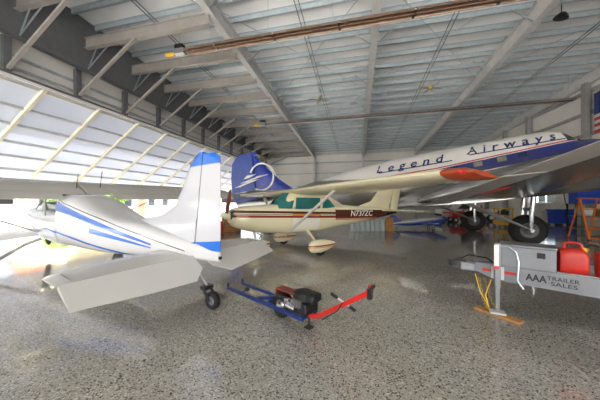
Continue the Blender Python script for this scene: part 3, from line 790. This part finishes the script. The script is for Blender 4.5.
for s in (-1, 1):
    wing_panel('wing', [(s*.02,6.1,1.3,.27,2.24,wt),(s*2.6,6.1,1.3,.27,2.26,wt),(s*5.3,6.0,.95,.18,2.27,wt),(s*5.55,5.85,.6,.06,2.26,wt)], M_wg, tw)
    for nm, ya, yb in (('flap', .55, 2.7), ('aileron', 2.74, 5.2)):
        rings = []
        for k in range(7):
            y_ = lerp(ya, yb, k/6); q = 0 if y_ < 2.6 else (y_-2.6)/2.7
            le = lerp(4.84, 5.09, q); zz = lerp(1.965, 2.06, q); c_ = lerp(.42, .33, q)
            rings.append([(le, s*y_, zz+.06), (le-c_*.5, s*y_, zz-.02), (le-c_, s*y_, zz-.14), (le-c_, s*y_, zz-.15), (le-c_*.5, s*y_, zz-.08), (le, s*y_, zz-.06)])
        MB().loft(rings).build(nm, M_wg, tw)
    st0, st1 = Vector((6.2, s*.58, .95)), Vector((5.75, s*2.9, 2.16)); e = Vector((1,0,0)); n_ = (st1-st0).normalized().cross(e).normalized()
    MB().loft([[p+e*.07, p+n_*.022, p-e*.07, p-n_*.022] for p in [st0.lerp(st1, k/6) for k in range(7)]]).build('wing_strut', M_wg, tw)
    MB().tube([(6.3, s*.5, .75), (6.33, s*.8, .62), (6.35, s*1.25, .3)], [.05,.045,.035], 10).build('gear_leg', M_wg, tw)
    wheel(tw, (6.35, s*1.36, .28), .28, .18)
    # tailplane: fixed part, drooping elevator with horn
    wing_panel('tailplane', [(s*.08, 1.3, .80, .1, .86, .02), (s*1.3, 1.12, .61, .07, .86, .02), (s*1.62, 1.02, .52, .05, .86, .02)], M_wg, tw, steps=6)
    dr = 30*D2R; hx_, hz_ = .44, .83
    def E(c, y_, n_=0): return (hx_-c*math.cos(dr)-n_*math.sin(dr)*.6, s*y_, hz_-c*math.sin(dr)+n_*math.cos(dr))
    rr = []
    for y_, c_ in ((.1, .3), (.35, .52), (1.0, .47), (1.76, .38)):
        rr.append([E(0, y_, .035), E(c_*.5, y_, .02), E(c_, y_, .004), E(c_, y_, -.004), E(c_*.5, y_, -.02), E(0, y_, -.035)])
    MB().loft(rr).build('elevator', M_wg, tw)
    rr = []
    for y_, xa, t_ in ((1.64, 1.04, .035), (1.72, .98, .03), (1.78, .88, .008)):
        rr.append([(xa, s*y_, .86), (lerp(xa, .46, .4), s*y_, .86+t_), (.46, s*y_, .85+t_*.5), (.46, s*y_, .85-t_*.5), (lerp(xa, .46, .4), s*y_, .86-t_)])
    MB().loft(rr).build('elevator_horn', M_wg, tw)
M_fw = band_mat('white fin with blue tip', rgb(192,194,201), [(BLU, -.05, 2.40, -.05, 9, -9, 9), (rgb(120,150,190), -.05, 2.385, -.05, 2.4, -9, 9), (BLU, .02, .96, -.1, 1.12, -.9, .9)], .2, .5)
M_fw2 = M_fw
fin_t = [(.88,2.9,2.35),(1.3,2.7,2.2),(1.44,2.0,1.55),(1.52,1.45,1.02),(1.7,1.06,.66),(2.0,.86,.5),(2.4,.63,.33),(2.55,.48,.22),(2.6,.36,.1)]
rings = []
for zz, le, ch_ in fin_t:
    te_ = .43-(zz-1.2)*.13; c_ = le-te_
    tk_ = .055 if zz > 1.5 else .075
    rings.append([(le, 0, zz), (le-c_*.12, tk_*.55, zz), (le-c_*.4, tk_, zz), (te_, tk_*.9, zz), (te_, -tk_*.9, zz), (le-c_*.4, -tk_, zz), (le-c_*.12, -tk_*.55, zz)])
MB().loft(rings).build('fin', M_fw, tw, angle=50)
rings = []
for zz, c_ in ((.84,.5),(.95,.53),(1.6,.5),(2.3,.42),(2.5,.36),(2.57,.24)):
    le = .415-(zz-1.2)*.13; c_ = le+.12 if zz < 2.45 else c_
    rings.append([(le, .045, zz), (le-c_*.5, .03, zz), (le-c_, .005, zz), (le-c_, -.005, zz), (le-c_*.5, -.03, zz), (le, -.045, zz)])
MB().loft(rings).build('rudder', M_fw, tw)
wheel(tw, (.06, 0, .145), .145, .1, 'tail_tire', M_steel_d)
fk = MB()
for e in (-1, 1): fk.beam((.07, e*.07, .14), (.2, e*.07, .33), .012, .06)
fk.box((.2, 0, .34), (.12, .17, .06)); fk.build('tail_wheel_fork', M_blackp, tw)
MB().tube([(.2, 0, .37), (.4, 0, .55), (.8, 0, .80)], [.016,.014,.02], 8).build('tail_spring', M_dull, tw)
MB().lathe([(.03,0),(.025,-.03),(0,-.04)], (-.1, 0, .86), (1,0,0), 10).build('tail_light', M_blackp, tw)
for x_, y_ in ((5.2, .1), (4.1, 0.)):
    MB().tube([(x_, y_, 2.1), (x_-.12, y_, 2.5)], .008, 5).build('antenna', M_blackp, tw)
# ================================================================== model airliner on the floor
ma = thing('model_airplane', 'blue and white model airliner standing on the floor beyond the cream airplane', 'model airplane', W(9.6, 15.8, .62), (0, -7*D2R, -12*D2R+YAW), scale=1.2)
mh = Hull([(.12,.0,-.03,.02),(0,.08,-.1,.09),(-.3,.14,-.16,.15),(-.6,.2,-.17,.17),(-1.6,.2,-.16,.17),(-2.4,.14,-.07,.09),(-2.85,.1,.02,.02)])
mh.mb(n=32, m=40).build('fuselage', band_mat('model skin', rgb(28,60,160), [(rgb(232,232,232), .02, .10, 0, 9, -9, 9)], .3), ma)
M_mf = mat('model blue', rgb(28,60,170), .35)
wing_panel('fin', [(.06,-2.2,.66,.05,0),(.5,-2.55,.34,.03,0),(.56,-2.65,.16,.02,0)], M_mf, ma, True, steps=4)
for s in (-1, 1):
    wing_panel('wing', [(s*.12,-.7,.62,.08,-.1),(s*1.9,-.95,.22,.03,.06)], M_mf if s > 0 else M_dull, ma, steps=6)
    wing_panel('tailplane', [(s*.03,-2.35,.36,.03,.06),(s*.6,-2.5,.18,.02,.07)], M_mf, ma, steps=4)
    nm = Hull([(-.35,-.02,-.2,.09,2),(-.6,0,-.22,.1,2),(-1.1,-.05,-.16,.04,2)]).mb(n=18, m=10); nm.v = [(x, y_+s*.42, z) for x, y_, z in nm.v]; nm.build('nacelle', M_mf, ma)
    gz = (-.62/1.2-(-.8)*math.sin(7*D2R)*1)/math.cos(7*D2R)+.075
    wheel(ma, (-.8, s*.42, gz), .075, .05); MB().cyl((-.75, s*.42, -.15), (-.8, s*.42, gz), .016, n=6).build('gear_leg', M_dull, ma)
    MB().torus((-1.2, s*.12, .0), (0, 1, 0), .03, .01).build('window', M_white, ma) if False else None
gz = (-.62/1.2+2.6*math.sin(7*D2R))/math.cos(7*D2R)+.04
wheel(ma, (-2.6, 0, gz), .04, .03, 'tail_tire'); MB().cyl((-2.58, .02, .05), (-2.6, .02, gz), .012, n=6).build('tail_gear_leg', M_dull, ma)

# ================================================================== aircraft tug
tg = thing('aircraft_tug', 'small motor tug with blue fork arms and red steering handle on the floor', 'aircraft tug', W(0, 3.4, 0), (0, 0, -40.5*D2R+YAW))
for y_ in (0, .33):
    MB().beam((-1.82, y_, .2), (.05, y_, .19), .045, .055).build('fork_arm', M_navy, tg, .006)
    MB().cyl((-1.8, y_, .2), (-1.8, y_, .29), .022, n=10).build('fork_peg', M_blackp, tg)
for q0, q1 in (((-1.0, 0, .2), (-.75, .33, .2)), ((-.72, -.02, .2), (-.72, .35, .2)), ((.02, -.02, .19), (.02, .35, .19))):
    MB().beam(q0, q1, .04, .05).build('cross_bar', M_navy, tg)
MB().lathe([(0,-.03),(.035,-.025),(.045,0),(.035,.025),(0,.03)], (-1.35, .1, .25), (0,0,1), 14).build('knob', M_black, tg)
MB().cyl((-1.35, 0, .22), (-1.35, .1, .24), .012, n=6).build('knob_stem', M_blackp, tg)
wheel(tg, (-.5, .165, .19), .19, .17, 'drive_tire', M_chrome)
MB().cyl((-.5, 0, .19), (-.5, .33, .19), .018, n=8).build('axle', M_dull, tg)
MB().box((-.42, .2, .43), (.38, .16, .03)).box((-.62, .2, .38), (.03, .16, .12)).build('chain_guard', mat('rusty red guard', rgb(120,52,40), .6), tg, .01)
en = MB().box((-.08, .165, .3), (.34, .3, .16)).build('engine_block', M_blackp, tg, .02)
MB().lathe([(.0,.13),(.08,.125),(.14,.1),(.155,.05),(.155,.0)], (-.08, .17, .4), (0,0,1), 20).build('recoil_cover', M_black, en)
MB().box((.08, .2, .44), (.16, .24, .12)).build('fuel_tank', M_blackp, en, .03)
MB().cyl((.08, .2, .5), (.08, .2, .53), .035, n=12).build('fuel_cap', M_black, en)
MB().cyl((-.22, -.03, .33), (-.06, -.03, .31), .05, n=14).build('muffler', M_chrome, en)
fi = MB()
for k in range(6): fi.box((-.14+k*.028, -.005, .38), (.01, .06, .1))
fi.build('cooling_fins', M_dull, en)
MB().box((-.28, .04, .34), (.09, .08, .09)).build('carburettor', M_chrome, en, .01)
MB().tube([(.0, .165, .19), (.14, .165, .2), (.24, .165, .25)], .035, 10).beam((.22, .165, .235), (.98, .165, .76), .035, .06).build('steering_arm', M_red, tg)
MB().box((.03, .165, .01), (.1, .1, .02)).cyl((.03, .165, .01), (.03, .165, .2), .014, n=6).build('stand', M_blackp, tg)
hv = Vector((.5, .6, -.6)).normalized(); hc = Vector((.6, .165, .53))
MB().cyl(hc-hv*.12, hc+hv*.12, .013, n=8).build('handle_bar', M_steel, tg)
for a, b in ((-.2, -.1), (.1, .2)):
    MB().cyl(hc+hv*a, hc+hv*b, .022, n=10).build('hand_grip', M_black, tg)
MB().tube([(.3, .12, .22), (.55, .1, .42), (.62, .12, .54)], .008, 6).build('control_rod', M_blackp, tg)
MB().cyl((.98, .1, .78), (.98, .26, .8), .02, n=10).box((.97, .165, .73), (.05, .06, .12)).build('end_handle', M_blackp, tg)
MB().tube([(.9, .2, .72), (.93, .22, .79), (.97, .21, .82)], .012, 6).build('throttle_lever', M_red, tg)

# ================================================================== trailer
ta = -28.8*D2R
tr = thing('utility_trailer', 'silver utility trailer tongue with jack and toolbox at the bottom right', 'trailer', W(2.82, 4.36, 0), (0, 0, ta+YAW))
M_sil = mat('silver trailer paint', rgb(128,130,135), .35, .3, .05, 4)
th15 = 15*D2R; ca, sa = math.cos(th15), math.sin(th15)
def A(t, n=0., z=0., s=-1): return Vector((t*ca - (-n*sa if s < 0 else n*sa)*-1 if False else t*ca + n*sa*s*-1*-1, s*(t*sa + n*ca) if False else s*t*sa + s*n*ca, z)) + Vector((-n*sa*1. - (n*sa if True else 0)*0 if False else (-2*n*sa if False else 0), 0, 0))
def A(t, n=0., z=0., s=-1):
    """t metres along a drawbar arm, n metres outward from it"""
    return Vector((t*ca - n*sa, s*(t*sa + n*ca), z))
for s in (-1, 1):
    arm = MB().loft([[A(.18, .0, .62, s)+q0, A(.18, .05, .62, s), A(.18, .05, .76, s), A(.18, .0, .76, s)] if False else [A(t, -.025, z0, s), A(t, .025, z0, s), A(t, .025, .8, s), A(t, -.025, .8, s)] for t, z0 in ((.3, .66), (.5, .58), (.7, .55), (3.1, .55))]).build('drawbar_arm', M_sil, tr)
    if s < 0: near_arm = arm
def arm_face(t, z, e=0.): return A(t, .027+e, z)
MB().prism([(.40,.675),(.86,.675),(.86,.72),(.40,.72)], lambda a, b, t: arm_face(a, b, t), 0, .005).build('red_reflector', M_red, near_arm)
M_ink = mat('black lettering', rgb(20,20,22), .4, 0, .01)
text_mesh('AAA', lambda a, b, t: arm_face(.93+a, .64+b, t), 'dealer_lettering', M_ink, near_arm, w=.23, h=.1, off=.03)
text_mesh('TRAILER', lambda a, b, t: arm_face(1.16+a, .69+b, t), 'dealer_lettering', M_ink, near_arm, w=.32, h=.055, off=.008)
text_mesh('SALES', lambda a, b, t: arm_face(1.2+a, .615+b, t), 'dealer_lettering', M_ink, near_arm, w=.26, h=.055, off=.008)
MB().box((.22, 0, .7), (.3, .13, .14)).build('drawbar_nose', M_sil, tr, .015)
MB().loft([[(x, -w_, z0), (x, w_, z0), (x, w_*.8, z1), (x, -w_*.8, z1)] for x, w_, z0, z1 in ((-.1,.03,.7,.74),(-.06,.06,.67,.77),(.04,.065,.67,.79),(.16,.05,.69,.79))]).build('coupler', M_blackp, tr)
MB().beam((-.12, 0, .76), (.12, 0, .84), .035, .03).build('coupler_latch', M_blackp, tr)
MB().tube([(.05, .0, .8), (.2, -.02, .9), (.45, -.05, .88), (.55, -.05, .8)], .012, 6).build('cable', M_black, tr)
# jack on the outside of the near arm
jx = A(.6, .1)
MB().beam((jx.x, jx.y, .09), (jx.x, jx.y, .6), .06, .06).build('jack_leg', M_sil, tr, .006)
MB().beam((jx.x, jx.y, .45), (jx.x, jx.y, 1.17), .075, .075).build('jack_tube', M_sil, tr, .006)
MB().box((jx.x, jx.y, .058), (.2, .16, .025)).build('jack_foot', M_steel, tr)
MB().box((jx.x-.02, jx.y-.043, .98), (.06, .01, .34)).build('warning_label', M_white, tr)
MB().box((jx.x-.02, jx.y-.043, .78), (.06, .01, .05)).build('warning_label', M_red, tr)
MB().tube([(jx.x, jx.y, 1.12), (jx.x+.13, jx.y-.02, 1.13), (jx.x+.22, jx.y-.04, 1.05), (jx.x+.25, jx.y-.05, .9), (jx.x+.23, jx.y-.06, .62), (jx.x+.3, jx.y-.07, .5)], .016, 8).build('jack_crank', M_galv, tr)
MB().box(A(.6, .04, .68), (.16, .04, .2), Matrix.Rotation(-th15, 3, 'Z')).build('jack_bracket', M_steel, tr)
for k, (q, sw) in enumerate(((.35, .1), (.42, -.06))):
    p0, p1 = A(q, .04, .57), A(.5+.1*k, .16+sw, .15)
    mb = MB(); pts = [p0.lerp(p1, i/9)+Vector((0, -.03*math.sin(i), -.13*math.sin(i/9*PI))) for i in range(10)]
    for i in range(9):
        c_ = (pts[i]+pts[i+1])/2; d_ = (pts[i+1]-pts[i]).normalized(); v_ = Vector((0,1,0)) if i % 2 else Vector((1,0,0))
        v_ = (v_-d_*v_.dot(d_)).normalized()
        mb.tube([c_+d_*.035*math.cos(a)+v_*.016*math.sin(a) for a in [j*2*PI/8 for j in range(8)]], .006, 5, True)
    mb.build('safety_chain', M_brass, tr)
MB().tube([A(.3, .03, .6), A(.38, .12, .35), A(.5, .16, .12), A(.45, .12, .3), A(.52, .1, .56)], .009, 6).build('wiring_lead', M_yellow, tr)
# toolbox on the drawbar
Rn = Matrix.Rotation(-th15, 3, 'Z')
tb = MB().box(A(.94, -.17, .965), (.64, .4, .33), Rn).build('toolbox', M_sil, tr, .012)
MB().box(A(.94, -.165, 1.145), (.66, .43, .03), Rn).build('toolbox_lid', M_sil, tb, .008)
MB().box(A(1.1, .035, 1.03), (.09, .02, .08), Rn).build('latch', M_blackp, tb, .006)
dk = MB(); dk.box((3.6, 0, .825), (1.7, 1.6, .05)); 
for s in (-1, 1): dk.beam((2.8, s*.75, .68), (4.4, s*.75, .68), .06, .24)
dk.build('deck', M_sil, tr)
MB().prism([(.6,-.14),(2.6,-.66),(2.6,.66),(.6,.14)], lambda a, b, t: (a, b, t), .801, .812).build('front_shelf', M_steel, tr)
for s in (-1, 1):
    wheel(tr, (3.2, s*.98, .32), .32, .2, 'tire', M_white)
    fe = MB(); fe.loft([[Vector((3.2+r*math.cos(a), s*y_, .32+r*math.sin(a))) for r, y_ in ((.4,.84),(.4,1.1),(.42,1.1),(.42,.84))] for a in [PI*j/12 for j in range(13)]])
    fe.build('fender', M_sil, tr)
MB().cyl((3.2, -.98, .32), (3.2, .98, .32), .04, n=8).box((3.2, .75, .55), (.1, .06, .45)).box((3.2, -.75, .55), (.1, .06, .45)).build('axle', M_blackp, tr)
TRM = Matrix.Translation(W(2.82, 4.36, 0)) @ Matrix.Rotation(ta+YAW, 4, 'Z')
def can(t, n, label, rz):
    p = TRM @ A(t, n, .814)
    o = thing('gas_can', label, 'gas can', p, (0, 0, ta+YAW-th15+rz), group='red fuel cans on the trailer')
    h_ = Hull([(-.15,.3,.0,.02,3),(-.14,.32,.0,.11,4),(-.05,.36,0,.125,4),(.08,.36,0,.125,4),(.14,.3,.0,.11,4),(.15,.28,.0,.02,3)])
    h_.mb(n=32, m=24).build('can_body', mat('red fuel can plastic', rgb(190,36,24), .4, 0, .05, 4), o)
    MB().tube([(-.08, 0, .34), (-.08, 0, .42), (.0, 0, .44), (.08, 0, .42), (.1, 0, .34)], .018, 8).build('carry_handle', M_red, o)
    MB().cyl((.11, 0, .31), (.13, 0, .37), .035, n=14).build('cap', M_yellow, o)
    MB().tube([(.12, 0, .36), (.18, .02, .42), (.26, .03, .4)], [.02,.018,.012], 8).build('spout', M_black, o)
can(1.42, -.12, 'red gas can on the trailer beside the silver toolbox', .15)
can(1.78, -.1, 'red gas can on the trailer at the edge of the photo', .1)
bp_ = TRM @ Vector((jx.x, jx.y, 0))
tag(MB().box((0, 0, .02), (.62, .15, .04)).build('timber_board', M_wood, bevel=.004), 'raw timber board lying under the trailer jack', 'board')
b_ = bpy.data.objects['timber_board']; b_.location = bp_; b_.rotation_euler = (0, 0, -62*D2R+YAW)

# ================================================================== things at the back right
def ladder():
    o = thing('stepladder', 'orange fibreglass stepladder standing on the right under the wing', 'ladder', W(14.05, 11.3, 0), (0, 0, 10*D2R))
    for s in (-1, 1):
        MB().beam((s*.5, -.1, 0), (s*.47, .35, 1.95), .08, .06).build('front_rail', M_orange, o)
        MB().beam((s*.5, .85, 0), (s*.4, .42, 1.92), .06, .05).build('rear_rail', M_orange, o)
        for e in (-.1, .85): MB().box((s*.5, e, .025), (.1, .1, .05)).build('foot', M_black, o)
    for k in range(4):
        t = (k+.12)/4.3+.02; q = lerp(.5, .47, t)
        MB().box((0, -.1+.45*t, 1.95*t), (2*q, .12, .05)).build('step', M_orange, o)
    for t in (.25, .6): MB().beam((-lerp(.5,.4,t), lerp(.85,.42,t), 1.92*t), (lerp(.5,.4,t), lerp(.85,.42,t), 1.92*t), .03, .04).build('rear_brace', M_dull, o)
    MB().box((0, .38, 1.97), (1.0, .22, .06)).build('top_cap', M_orange, o, .01)
ladder()
rk = thing('shelf_rack', 'dark steel shelf rack behind the orange stepladder', 'rack', W(17.3, 14.2, 0), (0, 0, 0))
for x in (-1., 1.):
    for y_ in (-.3, .3): MB().box((x, y_, .85), (.06, .06, 1.7)).build('upright', M_blackp, rk)
for z in (.25, .95, 1.68): MB().box((0, 0, z), (2.06, .66, .04)).build('shelf', M_steel_d, rk)
rp = W(17.3, 14.2, 0)
tag(MB().box((0, 0, .4), (1.9, .6, .8)).box((0, -.31, .4), (1.7, .03, .6)).build('storage_crate', M_blue, bevel=.02), 'big blue crate on top of the dark shelf rack', 'crate').location = rp+Vector((0, 0, 1.702))
tag(MB().box((0, 0, .22), (.6, .5, .44)).box((0, 0, .45), (.63, .53, .03)).build('carton', M_white, bevel=.01), 'white carton on the middle shelf of the dark rack', 'box').location = rp+Vector((-.4, 0, .97))
tag(MB().box((0, 0, .2), (.5, .5, .4)).box((0, 0, .41), (.53, .53, .03)).build('carton', M_wood, bevel=.01), 'brown carton on the middle shelf of the dark rack', 'box').location = rp+Vector((.5, 0, .97))
def bin_(x, d, label):
    o = thing('wheeled_bin', label, 'bin', W(x, d, 0), (0, 0, 8*D2R), group='blue wheeled bins')
    MB().loft([[(-q, -q*.9, z), (q, -q*.9, z), (q, q*.9, z), (-q, q*.9, z)] for q, z in ((.3,.12),(.36,1.1),(.38,1.1),(.38,1.16))]).build('bin_body', M_blue, o)
    MB().box((0, .03, 1.19), (.8, .76, .07)).build('lid', M_blue, o, .02)
    for s in (-1, 1): wheel(o, (s*.3, .22, .1), .1, .06)
    MB().box((0, -.24, .06), (.5, .08, .13)).build('front_foot', M_black, o)
bin_(19.6, 18.4, 'blue wheeled bin, left of the pair beyond the big wheel')
bin_(20.5, 18.4, 'blue wheeled bin, right of the pair beyond the big wheel')
kc = thing('parts_cabinet', 'pale grey cabinet below the bright window on the right wall', 'cabinet', W(20.9, 20.9, 0), (0, 0, 0))
MB().box((0, 0, .85), (1.2, .6, 1.6)).box((0, 0, .03), (1.1, .5, .06)).build('body', M_white, kc, .01)
for s in (-1, 1):
    dd = MB().box((s*.3, -.31, .85), (.57, .03, 1.5)).build('door', M_white, kc, .005); MB().box((s*.07, -.34, .9), (.03, .03, .2)).build('handle', M_chrome, dd)
yc = thing('service_cart', 'yellow service cart standing between the big wheels of the airliner', 'cart', W(14.4, 17.0, 0), (0, 0, 5*D2R))
MB().box((0, 0, .32), (.9, .7, .28)).build('tray', M_yellow, yc, .02)
for x in (-.4, .4):
    for y_ in (-.3, .3):
        MB().box((x, y_, .8), (.05, .05, 1.1)).build('post', M_yellow, yc); wheel(yc, (x, y_, .09), .09, .05)
MB().box((0, 0, 1.33), (.9, .7, .06)).box((0, 0, .85), (.86, .66, .03)).build('shelf', M_yellow, yc)
tag(MB().box((0, 0, .15), (.5, .4, .3)).cyl((0, 0, .3), (0, 0, .4), .12).build('compressor', M_blackp, bevel=.02), 'black compressor on the middle shelf of the yellow cart', 'compressor').location = W(14.4, 17.0, .87)
# white ground vehicle
tv = thing('pickup_truck', 'white pickup truck with red stripe parked behind the far main wheel', 'truck', W(15.75, 22.6, 0), (0, 0, 3*D2R))
MB().loft([[(x, -.85, .42), (x, .85, .42), (x, .9, .7), (x, .86, z), (x, -.86, z), (x, -.9, .7)] for x, z in ((-2.5,.95),(-2.4,1.02),(-.3,1.06),(1.5,1.08),(2.5,1.08))]).build('body', M_white, tv)
MB().loft([[(x, -h_, 1.05), (x, h_, 1.05), (x, h_*.86, z), (x, -h_*.86, z)] for x, h_, z in ((-1.3,.82,1.08),(-.7,.82,1.7),(.5,.82,1.74),(.75,.82,1.1))]).build('cab', M_white, tv)
MB().loft([[(x, -h_, 1.12), (x, h_, 1.12), (x, h_*.88, z), (x, -h_*.88, z)] for x, h_, z in ((-1.1,.84,1.16),(-.68,.84,1.6),(.42,.84,1.62),(.6,.84,1.16))]).build('side_window', M_pane, tv)
for s in (-1, 1):
    MB().box((0, s*.905, .78), (4.8, .012, .1)).build('red_stripe', M_red, tv)
    for x in (-1.5, 1.55): wheel(tv, (x, s*.8, .36), .36, .22)
MB().box((-2.55, 0, .55), (.1, 1.7, .2)).build('bumper', M_blackp, tv, .02)
tc2 = thing('red_tractor', 'red tow tractor left of the white pickup truck', 'tractor', W(13.8, 20.6, 0), (0, 0, 10*D2R))
MB().box((-.3, 0, .72), (1.1, .55, .5)).build('hood', M_red, tc2, .06)
MB().box((.5, 0, .5), (.8, .6, .25)).build('chassis', M_red, tc2, .03)
MB().box((.6, 0, .75), (.4, .45, .1)).box((.8, 0, 1.), (.1, .45, .5)).build('seat', M_blackp, tc2, .03)
MB().torus((.25, 0, 1.08), (-.5, 0, 1), .17, .018).cyl((.25, 0, 1.08), (.1, 0, .8), .02, n=6).build('steering_wheel', M_blackp, tc2)
for s in (-1, 1):
    wheel(tc2, (.6, s*.5, .4), .4, .22); wheel(tc2, (-.65, s*.4, .25), .25, .16)
    MB().box((.6, s*.5, .84), (.75, .26, .05)).build('fender', M_red, tc2, .02)
jk = thing('jack_stand', 'tall red jack stand beside the far main wheel', 'jack stand', W(13.9, 18.4, 0))
for k in range(3):
    a = k*2*PI/3; MB().cyl((.35*math.cos(a), .35*math.sin(a), 0.02), (0, 0, .9), .03, n=8).build('leg', M_red, jk)
MB().cyl((0,0,.3), (0,0,1.5), .045, n=10).build('ram', M_red, jk); MB().cyl((0,0,1.5), (0,0,1.56), .08, n=12).build('saddle', M_steel, jk)
# clear jugs and a carton on the floor beyond the cream airplane
M_jug = glass_mat('clear plastic', rgb(215,225,230), .45, .12)
jl = ['clear plastic jug at the left end of the row beyond the airplane', 'clear plastic jug second from the left in the row of jugs', 'clear plastic jug third from the left in the row of jugs', 'clear plastic jug in the middle of the row of seven jugs', 'clear plastic jug third from the brown carton in the row of jugs', 'clear plastic jug second from the brown carton in the row of jugs', 'clear plastic jug right beside the brown carton']
jo = thing('water_jug', jl[0], 'jug', W(3.25, 14.8), group='clear jugs in a row')
MB().lathe([(.0,0),(.13,0),(.145,.04),(.145,.3),(.135,.34),(.145,.38),(.145,.62),(.12,.74),(.05,.82),(.045,.9),(0,.9)], (0,0,0), (0,0,1), 20).build('jug_body', M_jug, jo)
MB().cyl((0,0,.88), (0,0,.94), .055, n=14).build('cap', M_white, jo)
for k in range(1, 7): dup(jo, W(3.25+.31*k, 14.8+.01*k), 0, jl[k])
cx = MB().box((0, 0, .42), (.44, .44, .84)).box((0, 0, .843), (.07, .45, .006)).build('carton', M_wood, bevel=.01)
tag(cx, 'tall brown carton at the right end of the clear jugs', 'box').location = W(5.52, 14.85)
# wooden crates beyond the white tail
def crate(p, d, label, m):
    o = thing('wooden_crate', label, 'crate', p, (0, 0, 12*D2R), group='slatted crates by the big door')
    MB().box((0, 0, d[2]/2), (d[0]-.06, d[1]-.06, d[2]-.04)).build('crate_body', m, o)
    for s in (-1, 1):
        for k in range(3):
            z = d[2]*(k+.5)/3; MB().box((0, s*d[1]/2, z), (d[0], .025, d[2]/3-.05)).build('slat', M_wood, o)
            MB().box((s*d[0]/2, 0, z), (.025, d[1], d[2]/3-.05)).build('slat', M_wood, o)
    return o
crate(W(-4.45, 14.6), (1.3, .8, .62), 'low wooden crate on the floor beyond the white rudder', M_orange)
crate(W(-4.5, 15.8), (1.0, .8, .95), 'taller wooden crate behind the low crate beyond the white rudder', M_wood)
ext = thing('fire_extinguisher', 'red fire extinguisher cart beside the white rudder', 'fire extinguisher', W(-4.35, 13.3))
MB().lathe([(0,.05),(.12,.05),(.13,.1),(.13,.6),(.08,.7),(.03,.74),(0,.74)], (0,0,0), (0,0,1), 20).build('cylinder', M_red, ext)
MB().tube([(0,0,.72),(.03,.0,.8),(.12,0,.78)], .02, 8).build('valve_handle', M_blackp, ext)
MB().lathe([(0,0),(.13,0),(.13,.06),(0,.06)], (0,0,0), (0,0,1), 20).build('base_ring', M_blackp, ext)
MB().tube([(.05,0,.74),(.17,.02,.6),(.16,.02,.3)], .014, 6).build('hose', M_black, ext)

# ================================================================== outside the big door
bd = thing('yellow_building', 'pale yellow building outside the big open door', 'building', (-34., 34., -.12))
MB().box((0, 0, 2.6), (8, 30, 5.2)).build('wall', mat('pale yellow render', rgb(232,222,186), .8, 0, .05, .7), bd)
MB().prism([(-5,5.2),(5,5.2),(0,7.2)], lambda a, b, t: (a, t, b), -15.5, 15.5).build('roof', mat('brown roof tiles', rgb(150,90,70), .8, 0, .1, 3), bd)
for y_ in (-11.5, -8, -4.2, -1.6, 3, 6, 10):
    f = MB().box((4.03, y_, 1.75), (.1, 1.3, 1.2)).build('window', M_white, bd); MB().box((4.07, y_, 1.75), (.06, 1.1, 1.0)).build('pane', M_pane, f)
dd = MB().box((4.03, -5.9, 1.1), (.1, 1.1, 2.1)).build('door', mat('faded red door', rgb(190,104,84), .6), bd)
M_leafg = mat('leaf green', rgb(112,150,52), .7, 0, .3, 2)
M_bark = mat('bark', rgb(96,78,60), .9, 0, .2, 8)
def tree(p, h_, r, label, n=900):
    o = thing('broadleaf_tree', label, 'tree', p, group='small trees outside')
    MB().tube([(0,0,0), (.1,0,h_*.3), (-.05,.1,h_*.7)], [.16,.12,.05], 8).build('trunk', M_bark, o)
    mb = MB()
    for i in range(n):
        a, b_, q = random.uniform(0, 2*PI), math.acos(random.uniform(-1, 1)), r*random.random()**.4
        c_ = Vector((q*math.sin(b_)*math.cos(a), q*math.sin(b_)*math.sin(a), h_*.62+q*math.cos(b_)*.9))
        u = Vector((random.uniform(-1,1), random.uniform(-1,1), random.uniform(-1,1))).normalized(); v_ = u.orthogonal().normalized()
        s_ = random.uniform(.14, .26); w_ = u.cross(v_)*.1*s_
        mb.add([c_-u*s_, c_-v_*s_*.5+w_, c_+u*s_, c_+v_*s_*.5-w_], [(0,1,2),(0,2,3)])
    mb.build('crown', M_leafg, o)
tree((-26.5, 21.0, -.12), 3.8, 1.5, 'small green tree in front of the yellow building')
tree((-27.5, 16.8, -.12), 3.0, 1.2, 'low green tree seen through the cabin of the white airplane')
gr = struct(MB().box((-25, 12, -.11), (2.4, 15, .03)).build('lawn', mat('dry yellow grass', rgb(222,208,150), .9, 0, .15, 4)))
